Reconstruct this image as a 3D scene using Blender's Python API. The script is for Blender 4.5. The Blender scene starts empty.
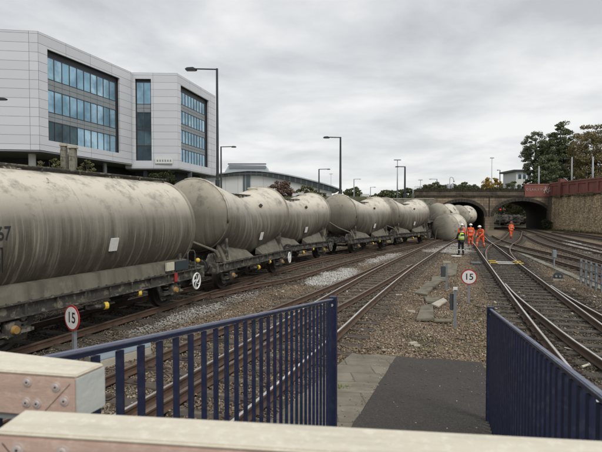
import bpy, bmesh, math, random
import numpy as np
from mathutils import Vector, Matrix
R = math.radians
random.seed(11); RNG = np.random.default_rng(11)
sc = bpy.context.scene
COL = sc.collection

# ------------------------------------------------------------------ camera
EYE = 2.8; FPX = 480.0; CX = 301.0; CY = 226.0; PITCH = math.atan(14/480.0)
cd = bpy.data.cameras.new('camera'); cam = bpy.data.objects.new('camera', cd); COL.objects.link(cam)
cam.location = (0, 0, EYE); cam.rotation_euler = (math.pi/2 - PITCH, 0, 0)
cd.sensor_width = 36; cd.lens = 36*FPX/602; cd.clip_start = .05; cd.clip_end = 3000
cd.dof.use_dof = True; cd.dof.focus_distance = 16; cd.dof.aperture_fstop = 8
sc.camera = cam

def ray(px, py):
    u = (px-CX)/FPX; v = (CY-py)/FPX
    c, s = math.cos(PITCH), math.sin(PITCH)
    return Vector((u, c + v*s, v*c - s))
def at(px, py, z=0.0):           # pixel of the photograph -> point at height z
    r = ray(px, py); t = (z-EYE)/r.z
    return Vector((r.x*t, r.y*t, z))
def atd(px, py, d):              # pixel -> point at distance d straight ahead
    r = ray(px, py); t = d/r.y
    return Vector((r.x*t, d, EYE + r.z*t))

# ------------------------------------------------------------------ world: overcast sky
w = bpy.data.worlds.new('World'); sc.world = w; w.use_nodes = True
nt = w.node_tree; nt.nodes.clear()
def N(t, k, **kw):
    n = t.nodes.new(k)
    for a, b in kw.items(): setattr(n, a, b)
    return n
out = N(nt, 'ShaderNodeOutputWorld'); bg = N(nt, 'ShaderNodeBackground'); bg.inputs[1].default_value = .1
sky = N(nt, 'ShaderNodeTexSky', sky_type='NISHITA', sun_disc=False)
SUN_EL, SUN_AZ = 48, 150
sky.sun_elevation = R(SUN_EL); sky.sun_rotation = R(SUN_AZ)
tc = N(nt, 'ShaderNodeTexCoord'); sx = N(nt, 'ShaderNodeSeparateXYZ'); nt.links.new(tc.outputs['Generated'], sx.inputs[0])
zz = N(nt, 'ShaderNodeMath', operation='ADD'); zz.inputs[1].default_value = .11
zm = N(nt, 'ShaderNodeMath', operation='MAXIMUM'); zm.inputs[1].default_value = 0.0
nt.links.new(sx.outputs[2], zm.inputs[0]); nt.links.new(zm.outputs[0], zz.inputs[0])
dv = [N(nt, 'ShaderNodeMath', operation='DIVIDE') for _ in range(2)]
cx = N(nt, 'ShaderNodeCombineXYZ')
for i in range(2):
    nt.links.new(sx.outputs[i], dv[i].inputs[0]); nt.links.new(zz.outputs[0], dv[i].inputs[1]); nt.links.new(dv[i].outputs[0], cx.inputs[i])
n1 = N(nt, 'ShaderNodeTexNoise'); n1.inputs['Scale'].default_value = .95; n1.inputs['Detail'].default_value = 8; n1.inputs['Roughness'].default_value = .53; n1.inputs['Distortion'].default_value = .25
nt.links.new(cx.outputs[0], n1.inputs['Vector'])
rp = N(nt, 'ShaderNodeValToRGB'); e = rp.color_ramp.elements
e[0].position = .38; e[0].color = (.47, .49, .515, 1); e[1].position = .62; e[1].color = (.84, .84, .84, 1)
m_ = e.new(.5); m_.color = (.64, .655, .67, 1)
nt.links.new(n1.outputs[0], rp.inputs[0])
# brighter towards the horizon
mr = N(nt, 'ShaderNodeMapRange'); mr.inputs[1].default_value = 0; mr.inputs[2].default_value = .42; mr.inputs[3].default_value = .6; mr.inputs[4].default_value = 0
nt.links.new(zm.outputs[0], mr.inputs[0])
mh = N(nt, 'ShaderNodeMix', data_type='RGBA'); mh.inputs[7].default_value = (.83, .835, .82, 1)
nt.links.new(mr.outputs[0], mh.inputs[0]); nt.links.new(rp.outputs[0], mh.inputs[6])
sc10 = N(nt, 'ShaderNodeVectorMath', operation='SCALE'); sc10.inputs[3].default_value = 8.1
nt.links.new(mh.outputs[2], sc10.inputs[0])
mx = N(nt, 'ShaderNodeMix', data_type='RGBA'); mx.inputs[0].default_value = .95
nt.links.new(sky.outputs[0], mx.inputs[6]); nt.links.new(sc10.outputs[0], mx.inputs[7])
nt.links.new(mx.outputs[2], bg.inputs[0]); nt.links.new(bg.outputs[0], out.inputs[0])

sl = bpy.data.lights.new('sun', 'SUN'); sl.energy = 1.5; sl.angle = R(20); sl.color = (1, .97, .93)
so = bpy.data.objects.new('sun', sl); COL.objects.link(so)
sd = Vector((math.sin(R(SUN_AZ))*math.cos(R(SUN_EL)), math.cos(R(SUN_AZ))*math.cos(R(SUN_EL)), math.sin(R(SUN_EL))))
so.rotation_euler = sd.to_track_quat('Z', 'Y').to_euler(); so.location = (5, -10, 40)
sc.view_settings.view_transform = 'Standard'; sc.view_settings.look = 'None'; sc.view_settings.gamma = 1
sc.view_settings.use_curve_mapping = False; sc.view_settings.exposure = 0.46

# ------------------------------------------------------------------ materials
def base_mat(name):
    m = bpy.data.materials.new(name); m.use_nodes = True
    return m, m.node_tree, m.node_tree.nodes['Principled BSDF']
def noise_fac(t, scale, detail=5, rough=.6, vec=None, scl=None, lo=.3, hi=.7, kind='Object'):
    tcn = N(t, 'ShaderNodeTexCoord'); src = vec or tcn.outputs[kind]
    if scl:
        mp = N(t, 'ShaderNodeMapping'); mp.inputs['Scale'].default_value = scl; t.links.new(src, mp.inputs[0]); src = mp.outputs[0]
    n = N(t, 'ShaderNodeTexNoise'); n.inputs['Scale'].default_value = scale; n.inputs['Detail'].default_value = detail; n.inputs['Roughness'].default_value = rough
    t.links.new(src, n.inputs['Vector'])
    r = N(t, 'ShaderNodeMapRange'); r.inputs[1].default_value = lo; r.inputs[2].default_value = hi
    t.links.new(n.outputs[0], r.inputs[0]); return r.outputs[0]
def mixc(t, fac, a, b, bt='MIX'):
    m = N(t, 'ShaderNodeMix', data_type='RGBA', blend_type=bt)
    for idx, v in ((0, fac), (6, a), (7, b)):
        if hasattr(v, 'is_output') or hasattr(v, 'links'): t.links.new(v, m.inputs[idx])
        elif idx == 0: m.inputs[0].default_value = v
        else: m.inputs[idx].default_value = (*v, 1) if len(v) == 3 else v
    return m.outputs[2]
def bump(t, p, h, strength=.4, dist=.02):
    b = N(t, 'ShaderNodeBump'); b.inputs['Strength'].default_value = strength; b.inputs['Distance'].default_value = dist
    t.links.new(h, b.inputs['Height']); t.links.new(b.outputs[0], p.inputs['Normal'])
def mat(name, c1, c2=None, scale=3, rough=.7, metal=0, bmp=.2, bd=.01, scl=None, c3=None, s3=25):
    m, t, p = base_mat(name)
    c2 = c2 or tuple(x*.75 for x in c1)
    c = mixc(t, noise_fac(t, scale, scl=scl), c1, c2)
    if c3: c = mixc(t, noise_fac(t, s3, 3, lo=.52, hi=.62), c, c3)
    t.links.new(c, p.inputs['Base Color']); p.inputs['Roughness'].default_value = rough; p.inputs['Metallic'].default_value = metal
    if bmp: bump(t, p, noise_fac(t, scale*9, 4), bmp, bd)
    return m
def brick_mat(name, c1, c2, mortar, bw, rh, msz, axis='xz', off=.5, rough=.85, stain=None, metal=0, bmp=.6, distort=0, sc_stain=.35, vary=None):
    m, t, p = base_mat(name)
    tcn = N(t, 'ShaderNodeTexCoord'); s = N(t, 'ShaderNodeSeparateXYZ'); c = N(t, 'ShaderNodeCombineXYZ')
    t.links.new(tcn.outputs['Object'], s.inputs[0]); t.links.new(s.outputs['xyz'.index(axis[0])], c.inputs[0]); t.links.new(s.outputs['xyz'.index(axis[1])], c.inputs[1])
    vec = c.outputs[0]
    if distort:
        nn = N(t, 'ShaderNodeTexNoise'); nn.inputs['Scale'].default_value = 1.3; t.links.new(vec, nn.inputs['Vector'])
        ad = N(t, 'ShaderNodeVectorMath', operation='MULTIPLY_ADD'); ad.inputs[1].default_value = (distort,)*3
        t.links.new(nn.outputs['Color'], ad.inputs[0]); t.links.new(vec, ad.inputs[2]); vec = ad.outputs[0]
    b = N(t, 'ShaderNodeTexBrick'); b.offset = off; b.inputs['Scale'].default_value = 1
    b.inputs['Color1'].default_value = (*c1, 1); b.inputs['Color2'].default_value = (*c2, 1); b.inputs['Mortar'].default_value = (*mortar, 1)
    b.inputs['Mortar Size'].default_value = msz; b.inputs['Brick Width'].default_value = bw; b.inputs['Row Height'].default_value = rh
    b.inputs['Mortar Smooth'].default_value = .2
    t.links.new(vec, b.inputs['Vector']); col = b.outputs[0]
    if vary:
        v_ = N(t, 'ShaderNodeMath', operation='MULTIPLY'); v_.inputs[1].default_value = .5; t.links.new(noise_fac(t, 1.6, 6, .7, lo=.4, hi=.62), v_.inputs[0]); col = mixc(t, v_.outputs[0], col, vary)
    if stain: v2_ = N(t, 'ShaderNodeMath', operation='MULTIPLY'); v2_.inputs[1].default_value = .75; t.links.new(noise_fac(t, sc_stain, 6, .65, lo=.42, hi=.6, scl=(1.5, 1.5, .6)), v2_.inputs[0]); col = mixc(t, v2_.outputs[0], col, stain)
    t.links.new(col, p.inputs['Base Color']); p.inputs['Roughness'].default_value = rough; p.inputs['Metallic'].default_value = metal
    if bmp:
        iv = N(t, 'ShaderNodeMath', operation='SUBTRACT'); iv.inputs[0].default_value = 1; t.links.new(b.outputs['Fac'], iv.inputs[1])
        bump(t, p, iv.outputs[0], bmp, .03)
    return m
def plain(name, c, rough=.5, metal=0, emit=0):
    m, t, p = base_mat(name); p.inputs['Roughness'].default_value = rough; p.inputs['Metallic'].default_value = metal
    f = noise_fac(t, 14, 3); col = mixc(t, f, c, tuple(x*.86 for x in c)); t.links.new(col, p.inputs['Base Color'])
    if emit: p.inputs['Emission Color'].default_value = (*c, 1); p.inputs['Emission Strength'].default_value = emit
    return m

def tank_mat(name, end=False, rot=0):
    m, t, p = base_mat(name)
    tcn = N(t, 'ShaderNodeTexCoord'); s = N(t, 'ShaderNodeSeparateXYZ'); t.links.new(tcn.outputs['Object'], s.inputs[0])
    oi = N(t, 'ShaderNodeObjectInfo'); ofs = N(t, 'ShaderNodeMath', operation='MULTIPLY'); ofs.inputs[1].default_value = 37; t.links.new(oi.outputs['Random'], ofs.inputs[0])
    ob = N(t, 'ShaderNodeVectorMath', operation='ADD'); cb = N(t, 'ShaderNodeCombineXYZ'); t.links.new(ofs.outputs[0], cb.inputs[0]); t.links.new(ofs.outputs[0], cb.inputs[1])
    t.links.new(tcn.outputs['Object'], ob.inputs[0]); t.links.new(cb.outputs[0], ob.inputs[1]); O = ob.outputs[0]
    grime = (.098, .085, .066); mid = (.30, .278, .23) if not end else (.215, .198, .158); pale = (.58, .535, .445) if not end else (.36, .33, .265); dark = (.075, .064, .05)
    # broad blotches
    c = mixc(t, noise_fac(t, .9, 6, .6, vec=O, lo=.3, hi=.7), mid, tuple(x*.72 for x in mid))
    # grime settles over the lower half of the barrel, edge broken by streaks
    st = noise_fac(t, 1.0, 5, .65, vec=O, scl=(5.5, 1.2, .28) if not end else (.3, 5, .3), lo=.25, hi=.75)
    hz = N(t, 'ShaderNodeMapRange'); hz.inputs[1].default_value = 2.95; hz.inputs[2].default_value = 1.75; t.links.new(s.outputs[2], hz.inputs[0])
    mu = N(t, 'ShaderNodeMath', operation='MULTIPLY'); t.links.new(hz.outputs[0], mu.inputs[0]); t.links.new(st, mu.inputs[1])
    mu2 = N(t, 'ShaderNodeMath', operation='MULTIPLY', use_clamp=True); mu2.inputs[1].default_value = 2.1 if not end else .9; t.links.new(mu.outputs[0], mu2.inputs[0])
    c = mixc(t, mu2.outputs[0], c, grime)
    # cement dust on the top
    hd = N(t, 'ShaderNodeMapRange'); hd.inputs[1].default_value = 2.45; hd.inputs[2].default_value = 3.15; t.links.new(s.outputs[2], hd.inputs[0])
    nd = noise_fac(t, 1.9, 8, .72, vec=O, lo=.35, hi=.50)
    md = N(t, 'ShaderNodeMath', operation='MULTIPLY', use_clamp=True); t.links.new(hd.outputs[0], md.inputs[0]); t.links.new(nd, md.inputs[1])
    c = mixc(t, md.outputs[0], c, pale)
    # thin pale run marks on the flank
    fs = noise_fac(t, 1.0, 3, .7, vec=O, scl=(15, 1.5, .35) if not end else (.3, 13, .35), lo=.57, hi=.66)
    hc_ = N(t, 'ShaderNodeMapRange'); hc_.inputs[1].default_value = 3.0; hc_.inputs[2].default_value = 2.1; hc_.inputs[4].default_value = .6; t.links.new(s.outputs[2], hc_.inputs[0])
    fm = N(t, 'ShaderNodeMath', operation='MULTIPLY'); t.links.new(hc_.outputs[0], fm.inputs[1]); t.links.new(fs, fm.inputs[0])
    c = mixc(t, fm.outputs[0], c, (.34, .31, .24))
    # fine dark runs
    fd = noise_fac(t, 1.0, 3, .7, vec=O, scl=(11, 1.1, .22) if not end else (.3, 9, .25), lo=.6, hi=.7)
    fn = N(t, 'ShaderNodeMath', operation='MULTIPLY'); t.links.new(hc_.outputs[0], fn.inputs[1]); t.links.new(fd, fn.inputs[0])
    c = mixc(t, fn.outputs[0], c, dark)
    # flaked spots
    c = mixc(t, noise_fac(t, 2.6, 6, .75, vec=O, lo=.64, hi=.68), c, (.17, .155, .125))
    t.links.new(c, p.inputs['Base Color']); p.inputs['Roughness'].default_value = .5
    p.inputs['Specular IOR Level'].default_value = .3
    bump(t, p, noise_fac(t, 6, 6, .7, vec=O), .25, .02)
    return m

M = {}
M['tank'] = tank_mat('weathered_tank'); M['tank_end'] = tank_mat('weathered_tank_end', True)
M['frame'] = mat('grimy_frame', (.075, .068, .055), (.03, .028, .024), 2.5, .8, bmp=.4, c3=(.17, .155, .12), s3=6)
M['skirt'] = mat('dusty_skirt', (.165, .148, .113), (.085, .076, .058), 1.6, .75, bmp=.2, scl=(3, 1, .4), c3=(.15, .138, .108), s3=5)
M['under'] = mat('underframe_black', (.032, .029, .025), (.016, .015, .014), 4, .8, c3=(.10, .09, .07), s3=8)
M['wheel'] = mat('wheel_steel', (.06, .05, .042), (.03, .026, .022), 5, .6, metal=.3)
M['white'] = plain('white_paint', (.72, .72, .69), .5); M['yellow'] = plain('yellow_paint', (.66, .46, .05), .5)
M['orangecap'] = plain('ochre_cap', (.30, .18, .05), .6); M['red'] = plain('red_paint', (.38, .03, .03), .5)
M['bluepl'] = plain('dark_plate', (.03, .045, .05), .5); M['cream'] = plain('cream_plate', (.55, .52, .40), .6)
M['letter'] = plain('black_lettering', (.02, .02, .02), .6)
M['rust'] = mat('rusty_rail', (.115, .068, .042), (.06, .038, .026), 6, .8, bmp=.3)
M['shine'] = mat('running_surface', (.78, .77, .75), (.52, .48, .43), 1.2, .36, metal=.8, bmp=0)
M['dull'] = mat('dull_rail_top', (.23, .17, .13), (.13, .095, .07), 2, .5, metal=.4, bmp=0)
M['sleeper'] = mat('timber_sleeper', (.105, .086, .064), (.048, .040, .031), 2, .92, bmp=.8, scl=(1, .3, 1), c3=(.15, .125, .092), s3=5)
M['sleeper_dark'] = mat('oily_sleeper', (.070, .058, .045), (.032, .027, .022), 2, .9, bmp=.8, scl=(1, .3, 1), c3=(.11, .092, .068), s3=5)
M['sleeper_pale'] = mat('grey_sleeper', (.135, .118, .092), (.07, .06, .048), 3, .9, bmp=.5, scl=(1, .25, 1))
M['chair'] = mat('rail_chair', (.09, .06, .042), (.05, .035, .028), 9, .85)
M['blue'] = mat('navy_paint', (.013, .020, .056), (.009, .014, .040), 3, .45, bmp=.1, c3=(.022, .028, .055), s3=18)
M['bluetop'] = mat('pale_blue_grey_rail', (.16, .175, .235), (.11, .122, .175), 4, .45, bmp=.1, scl=(1, .2, 1), c3=(.18, .195, .24), s3=14)  # handrail top: paler and greyer than the navy bars
M['concrete'] = mat('old_concrete', (.26, .245, .20), (.15, .14, .112), 1.6, .9, bmp=.35, c3=(.10, .10, .06), s3=4)
M['conc_green'] = mat('mossy_concrete', (.20, .178, .13), (.125, .112, .08), 2.0, .92, bmp=.4, c3=(.10, .095, .055), s3=4)
M['conc_blue'] = mat('bluish_lid', (.25, .30, .34), (.19, .23, .26), 3, .7, bmp=.2)
M['paleslab'] = mat('pale_slab', (.46, .42, .34), (.33, .30, .25), 3, .9, bmp=.3)
M['galv'] = mat('galvanised_steel', (.30, .32, .33), (.20, .215, .22), 7, .5, metal=.4)
M['dkgrey'] = plain('dark_grey_paint', (.06, .065, .07), .5); M['grey'] = plain('grey_paint', (.25, .26, .27), .5)
M['lamp'] = mat('lamp_column_paint', (.035, .038, .042), (.022, .024, .026), 2, .45)
M['galvpole'] = mat('galvanised_column', (.36, .38, .40), (.28, .3, .31), 2, .5)
M['lens'] = plain('lamp_lens', (.35, .36, .36), .2)
M['bolt'] = mat('bolt_metal', (.62, .55, .51), (.48, .42, .39), 60, .45, metal=.2, bmp=0)
M['clad'] = brick_mat('metal_cladding', (.60, .61, .63), (.54, .55, .575), (.14, .145, .155), 4.3, 1.08, .022, off=0, rough=.42, metal=.12, bmp=.3)
M['soffit'] = mat('soffit_panel', (.22, .225, .235), (.18, .185, .19), 1, .6, bmp=0)
M['reveal'] = mat('dark_reveal', (.03, .033, .038), (.022, .024, .028), 1, .5, bmp=0)
M['spandrel'] = mat('spandrel_panel', (.24, .265, .28), (.20, .22, .235), 1, .5, bmp=0)
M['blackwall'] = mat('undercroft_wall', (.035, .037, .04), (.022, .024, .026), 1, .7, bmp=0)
def glass_mat(name, a, b, met=.75):
    m, t, p = base_mat(name)
    oi = N(t, 'ShaderNodeObjectInfo'); c = mixc(t, oi.outputs['Random'], a, b)
    c = mixc(t, noise_fac(t, .35, 3, lo=.4, hi=.6, kind='Object'), c, tuple(x*.7 for x in a))
    t.links.new(c, p.inputs['Base Color']); p.inputs['Metallic'].default_value = met; p.inputs['Roughness'].default_value = .08
    return m
M['glass'] = glass_mat('blue_glass', (.24, .42, .54), (.42, .60, .70)); M['glassdk'] = glass_mat('dark_glass', (.035, .06, .075), (.10, .17, .19), .6)
def rubble_mat(name, c1, c2, edge, cap):
    m, t, p = base_mat(name); tcn = N(t, 'ShaderNodeTexCoord'); mp = N(t, 'ShaderNodeMapping'); mp.inputs['Scale'].default_value = (2.5, .01, 5.2); t.links.new(tcn.outputs['Object'], mp.inputs[0])
    vs = []
    for ft in ('F1', 'DISTANCE_TO_EDGE'):
        v = N(t, 'ShaderNodeTexVoronoi', feature=ft); v.inputs['Scale'].default_value = 1; v.inputs['Randomness'].default_value = .62; t.links.new(mp.outputs[0], v.inputs['Vector']); vs.append(v)
    sp = N(t, 'ShaderNodeSeparateColor'); t.links.new(vs[0].outputs['Color'], sp.inputs[0]); c = mixc(t, sp.outputs[0], c2, c1)
    c = mixc(t, noise_fac(t, 5, 5, .7, lo=.4, hi=.7), c, tuple(x*.7 for x in c1))
    er = N(t, 'ShaderNodeMapRange'); er.inputs[1].default_value = .0; er.inputs[2].default_value = .12; t.links.new(vs[1].outputs['Distance'], er.inputs[0]); c = mixc(t, er.outputs[0], edge, c)
    st = noise_fac(t, 1.0, 6, .7, scl=(1.3, 1, .22), lo=.5, hi=.66); hz = N(t, 'ShaderNodeSeparateXYZ'); t.links.new(tcn.outputs['Object'], hz.inputs[0]); hm = N(t, 'ShaderNodeMapRange'); hm.inputs[1].default_value = 1.5; hm.inputs[2].default_value = 5.2; hm.inputs[3].default_value = .25; t.links.new(hz.outputs[2], hm.inputs[0])
    mu = N(t, 'ShaderNodeMath', operation='MULTIPLY'); t.links.new(st, mu.inputs[0]); t.links.new(hm.outputs[0], mu.inputs[1]); c = mixc(t, mu.outputs[0], c, cap)
    t.links.new(c, p.inputs['Base Color']); p.inputs['Roughness'].default_value = .95; bump(t, p, er.outputs[0], .9, .06); return m
M['stone'] = rubble_mat('rubble_stone', (.72, .57, .35), (.34, .25, .155), (.17, .135, .09), (.07, .058, .043))
M['buff'] = brick_mat('buff_ashlar', (.36, .285, .19), (.20, .155, .105), (.08, .065, .05), .9, .38, .025, rough=.95, stain=(.07, .056, .043), distort=.06, sc_stain=.22)
M['soot'] = brick_mat('sooty_ashlar', (.105, .083, .062), (.052, .042, .034), (.03, .026, .022), 1.0, .38, .025, rough=.95, stain=(.17, .135, .09), distort=.06, sc_stain=.4)
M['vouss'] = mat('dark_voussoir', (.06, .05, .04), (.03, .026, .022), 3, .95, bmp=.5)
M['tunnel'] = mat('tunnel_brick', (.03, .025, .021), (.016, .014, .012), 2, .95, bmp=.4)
M['redbrick'] = brick_mat('red_brick', (.30, .095, .07), (.21, .068, .052), (.15, .08, .065), .225, .075, .010, rough=.85, stain=(.14, .055, .045), bmp=.2)
M['coping'] = mat('brick_coping', (.30, .13, .10), (.2, .09, .075), 2, .85)
M['asphalt'] = mat('dark_asphalt', (.048, .041, .034), (.030, .026, .022), .9, .92, bmp=1, bd=.012, c3=(.085, .075, .062), s3=70)
M['flag'] = brick_mat('paving_flags', (.22, .195, .15), (.15, .135, .10), (.06, .055, .04), .75, .6, .012, axis='xy', rough=.92, stain=(.125, .108, .075), bmp=.5, sc_stain=1.5, vary=(.25, .22, .17))
M['hivis'] = mat('orange_workwear', (.86, .13, .03), (.68, .09, .02), 9, .75, bmp=.3)
M['vest'] = plain('yellow_vest', (.55, .80, .05), .7); M['silver'] = plain('reflective_band', (.62, .66, .64), .4)
M['navycloth'] = plain('dark_uniform', (.012, .014, .02), .85); M['skin'] = plain('skin', (.42, .25, .18), .6)
M['helmet'] = plain('white_helmet', (.82, .82, .80), .35); M['redhelmet'] = plain('red_helmet', (.35, .06, .05), .4); M['boot'] = plain('boots', (.03, .025, .02), .7)
M['hair'] = plain('dark_hair', (.03, .02, .015), .8)
M['roof'] = mat('roof_sheet', (.42, .46, .48), (.34, .38, .40), .3, .5, bmp=0)
M['pwall'] = brick_mat('pale_panel_wall', (.58, .59, .57), (.52, .53, .52), (.38, .39, .39), 5.0, 9.0, .10, off=0, rough=.6, bmp=0)
M['band'] = brick_mat('glazed_band', (.10, .13, .14), (.07, .09, .10), (.24, .27, .28), 2.2, 9, .25, off=0, rough=.3, bmp=0)
M['car'] = plain('van_paint', (.66, .66, .64), .3); M['carglass'] = plain('van_glass', (.04, .05, .06), .1)
M['redlamp'] = plain('red_signal_lens', (.9, .05, .03), .4, emit=.35)
M['bark'] = mat('bark', (.07, .055, .042), (.04, .032, .025), 5, .9)
M['graf'] = plain('white_spray_paint', (.45, .40, .38), .8)

def timber_mat(name, c1, c2, c3):
    m, t, p = base_mat(name)
    c = mixc(t, noise_fac(t, 3, 6, .65, scl=(1, 9, 9)), c1, c2)
    c = mixc(t, noise_fac(t, 55, 4, .7, lo=.5, hi=.75), c, c3)
    c = mixc(t, noise_fac(t, 7, 5, .6, scl=(.6, 4, 4), lo=.55, hi=.75), c, tuple(x*.72 for x in c1))
    t.links.new(c, p.inputs['Base Color']); p.inputs['Roughness'].default_value = .85
    bump(t, p, noise_fac(t, 90, 5, .7, scl=(1, 3, 3)), .35, .0015)
    return m
M['t_top'] = timber_mat('weathered_top', (.68, .635, .52), (.58, .53, .42), (.75, .71, .60))
M['t_side'] = timber_mat('pinkish_side', (.55, .405, .33), (.48, .34, .27), (.62, .49, .41))
M['t_end'] = mat('grey_end_cap', (.52, .54, .50), (.43, .46, .43), 6, .7, bmp=.1, scl=(1, 1, 6))

def leaf_mat(name, a, b):
    m, t, p = base_mat(name)
    c = mixc(t, noise_fac(t, .55, 3, lo=.35, hi=.65), a, b); c = mixc(t, noise_fac(t, 9, 2, lo=.35, hi=.65), c, tuple(x*1.5 for x in b))
    t.links.new(c, p.inputs['Base Color']); p.inputs['Roughness'].default_value = .7; p.inputs['Specular IOR Level'].default_value = .2
    return m
M['l_dark'] = leaf_mat('dark_leaves', (.066, .084, .044), (.105, .125, .064))
M['l_pale'] = leaf_mat('grey_green_leaves', (.11, .125, .08), (.15, .165, .105))
M['l_autumn'] = leaf_mat('autumn_leaves', (.13, .115, .055), (.18, .15, .075))
M['l_yellow'] = leaf_mat('yellow_leaves', (.26, .18, .035), (.33, .23, .05))
M['l_olive'] = leaf_mat('olive_leaves', (.07, .075, .035), (.11, .105, .05))
M['l_brown'] = leaf_mat('brown_twigs', (.10, .07, .055), (.15, .105, .085))
M['l_ivy'] = leaf_mat('ivy', (.022, .032, .014), (.04, .05, .02))

# ------------------------------------------------------------------ mesh helpers
class MB:
    def __init__(s): s.v = []; s.f = []; s.mi = []
    def add(s, vs, fs, mi=0):
        o = len(s.v); s.v += [tuple(v) for v in vs]; s.f += [tuple(i+o for i in f) for f in fs]; s.mi += [mi]*len(fs); return s
    def box(s, x0, x1, y0, y1, z0, z1, mi=0):
        vs = [(x, y, z) for z in (z0, z1) for y in (y0, y1) for x in (x0, x1)]
        return s.add(vs, [(0, 2, 3, 1), (4, 5, 7, 6), (0, 1, 5, 4), (2, 6, 7, 3), (0, 4, 6, 2), (1, 3, 7, 5)], mi)
    def obox(s, c, ax, ay, az, mi=0):   # oriented box: centre and half-axis vectors
        c, ax, ay, az = map(Vector, (c, ax, ay, az))
        vs = [c+ax*i+ay*j+az*k for k in (-1, 1) for j in (-1, 1) for i in (-1, 1)]
        return s.add(vs, [(0, 2, 3, 1), (4, 5, 7, 6), (0, 1, 5, 4), (2, 6, 7, 3), (0, 4, 6, 2), (1, 3, 7, 5)], mi)
    def tube(s, pts, r, n=8, cap=True, mi=0):
        pts = [Vector(p) for p in pts]; rs = r if isinstance(r, (list, tuple)) else [r]*len(pts); rings = []
        prev = None
        for i, p in enumerate(pts):
            d = (pts[min(i+1, len(pts)-1)]-pts[max(i-1, 0)]).normalized()
            a = prev if prev is not None else (Vector((0, 0, 1)) if abs(d.z) < .9 else Vector((1, 0, 0)))
            u = d.cross(a).normalized(); v = u.cross(d).normalized(); prev = v
            rings.append([p + (u*math.cos(2*math.pi*k/n)+v*math.sin(2*math.pi*k/n))*rs[i] for k in range(n)])
        return s.loft(rings, cap, mi=mi)
    def loft(s, rings, cap=True, closed=True, mi=0):
        n = len(rings[0]); vs = [p for r in rings for p in r]; fs = []
        for i in range(len(rings)-1):
            for k in range(n if closed else n-1):
                k2 = (k+1) % n; fs.append((i*n+k, i*n+k2, (i+1)*n+k2, (i+1)*n+k))
        if cap: fs.append(tuple(range(n))[::-1]); fs.append(tuple((len(rings)-1)*n+k for k in range(n)))
        return s.add(vs, fs, mi)
    def ring(s, c, axis, R_, r, n=24, m=6, mi=0):
        c = Vector(c); a = Vector(axis).normalized(); u = a.orthogonal().normalized(); v = a.cross(u)
        vs = []; fs = []
        for i in range(n):
            t = 2*math.pi*i/n; d = u*math.cos(t)+v*math.sin(t)
            for j in range(m):
                q = 2*math.pi*j/m; vs.append(c + d*(R_+r*math.cos(q)) + a*r*math.sin(q))
        for i in range(n):
            for j in range(m):
                fs.append((i*m+j, ((i+1) % n)*m+j, ((i+1) % n)*m+(j+1) % m, i*m+(j+1) % m))
        return s.add(vs, fs, mi)
    def sphere(s, c, rx, ry=None, rz=None, n=12, m=8, zmin=-1, mi=0):
        ry = ry or rx; rz = rz or rx; rings = []
        for j in range(m+1):
            ph = math.asin(zmin) + (math.pi/2-math.asin(zmin))*j/m; q = max(math.cos(ph), .01)
            rings.append([(c[0]+rx*q*math.cos(2*math.pi*k/n), c[1]+ry*q*math.sin(2*math.pi*k/n), c[2]+rz*math.sin(ph)) for k in range(n)])
        return s.loft(rings, True, mi=mi)
    def prism(s, pts, a, b, axis='y', mi=0):   # outline in the two other axes, extruded a..b
        def P(p, t): return {'y': (p[0], t, p[1]), 'x': (t, p[0], p[1]), 'z': (p[0], p[1], t)}[axis]
        n = len(pts); vs = [P(p, a) for p in pts]+[P(p, b) for p in pts]
        fs = [tuple(range(n)), tuple(range(2*n-1, n-1, -1))]+[(i, n+i, n+(i+1) % n, (i+1) % n) for i in range(n)]
        return s.add(vs, fs, mi)
    def build(s, name, m, parent=None, smooth=False, bevel=0, fix=True):
        me = bpy.data.meshes.new(name); me.from_pydata(s.v, [], s.f)
        ms = m if isinstance(m, (list, tuple)) else [m]
        for q in ms: me.materials.append(M[q] if isinstance(q, str) else q)
        me.polygons.foreach_set('material_index', s.mi)
        if fix or bevel:
            bm = bmesh.new(); bm.from_mesh(me)
            if bevel:
                bmesh.ops.bevel(bm, geom=[e for e in bm.edges if e.is_manifold and e.calc_face_angle(0) > .6], offset=bevel, segments=2, affect='EDGES', clamp_overlap=True)
            bmesh.ops.recalc_face_normals(bm, faces=bm.faces); bm.to_mesh(me); bm.free()
        if smooth: me.shade_smooth() if smooth is True else me.set_sharp_from_angle(angle=R(smooth))
        if smooth and smooth is not True: me.polygons.foreach_set('use_smooth', [True]*len(me.polygons))
        o = bpy.data.objects.new(name, me); COL.objects.link(o)
        if parent: o.parent = parent
        return o
def thing(name, label, cat, loc=(0, 0, 0), rz=0, group=None, rot=None):
    o = bpy.data.objects.new(name, None); COL.objects.link(o); o.location = loc
    o.rotation_euler = rot or (0, 0, rz); o.empty_display_size = .3
    o['label'] = label; o['category'] = cat
    if group: o['group'] = group
    return o
def tag(o, label, cat, group=None, kind=None):
    o['label'] = label; o['category'] = cat
    if group: o['group'] = group
    if kind: o['kind'] = kind
    return o
KIDS = {}
def copy_tree(o, parent=None):
    c = o.copy(); COL.objects.link(c); c.parent = parent
    for ch in [x for x in bpy.data.objects if x.parent == o]: copy_tree(ch, c)
    return c
def sstep(a, b, x): t = np.clip((x-a)/(b-a), 0, 1); return t*t*(3-2*t)
def crom(pts, step=.8):
    P = [Vector(p) for p in pts]; P = [P[0]*2-P[1]]+P+[P[-1]*2-P[-2]]; out = []
    for i in range(1, len(P)-2):
        L = (P[i+1]-P[i]).length; n = max(2, int(L/step))
        for k in range(n):
            t = k/n
            out.append(.5*((2*P[i])+(P[i+1]-P[i-1])*t+(2*P[i-1]-5*P[i]+4*P[i+1]-P[i+2])*t*t+(3*P[i]-P[i-1]-3*P[i+1]+P[i+2])*t**3))
    out.append(P[-2]); return out
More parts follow.
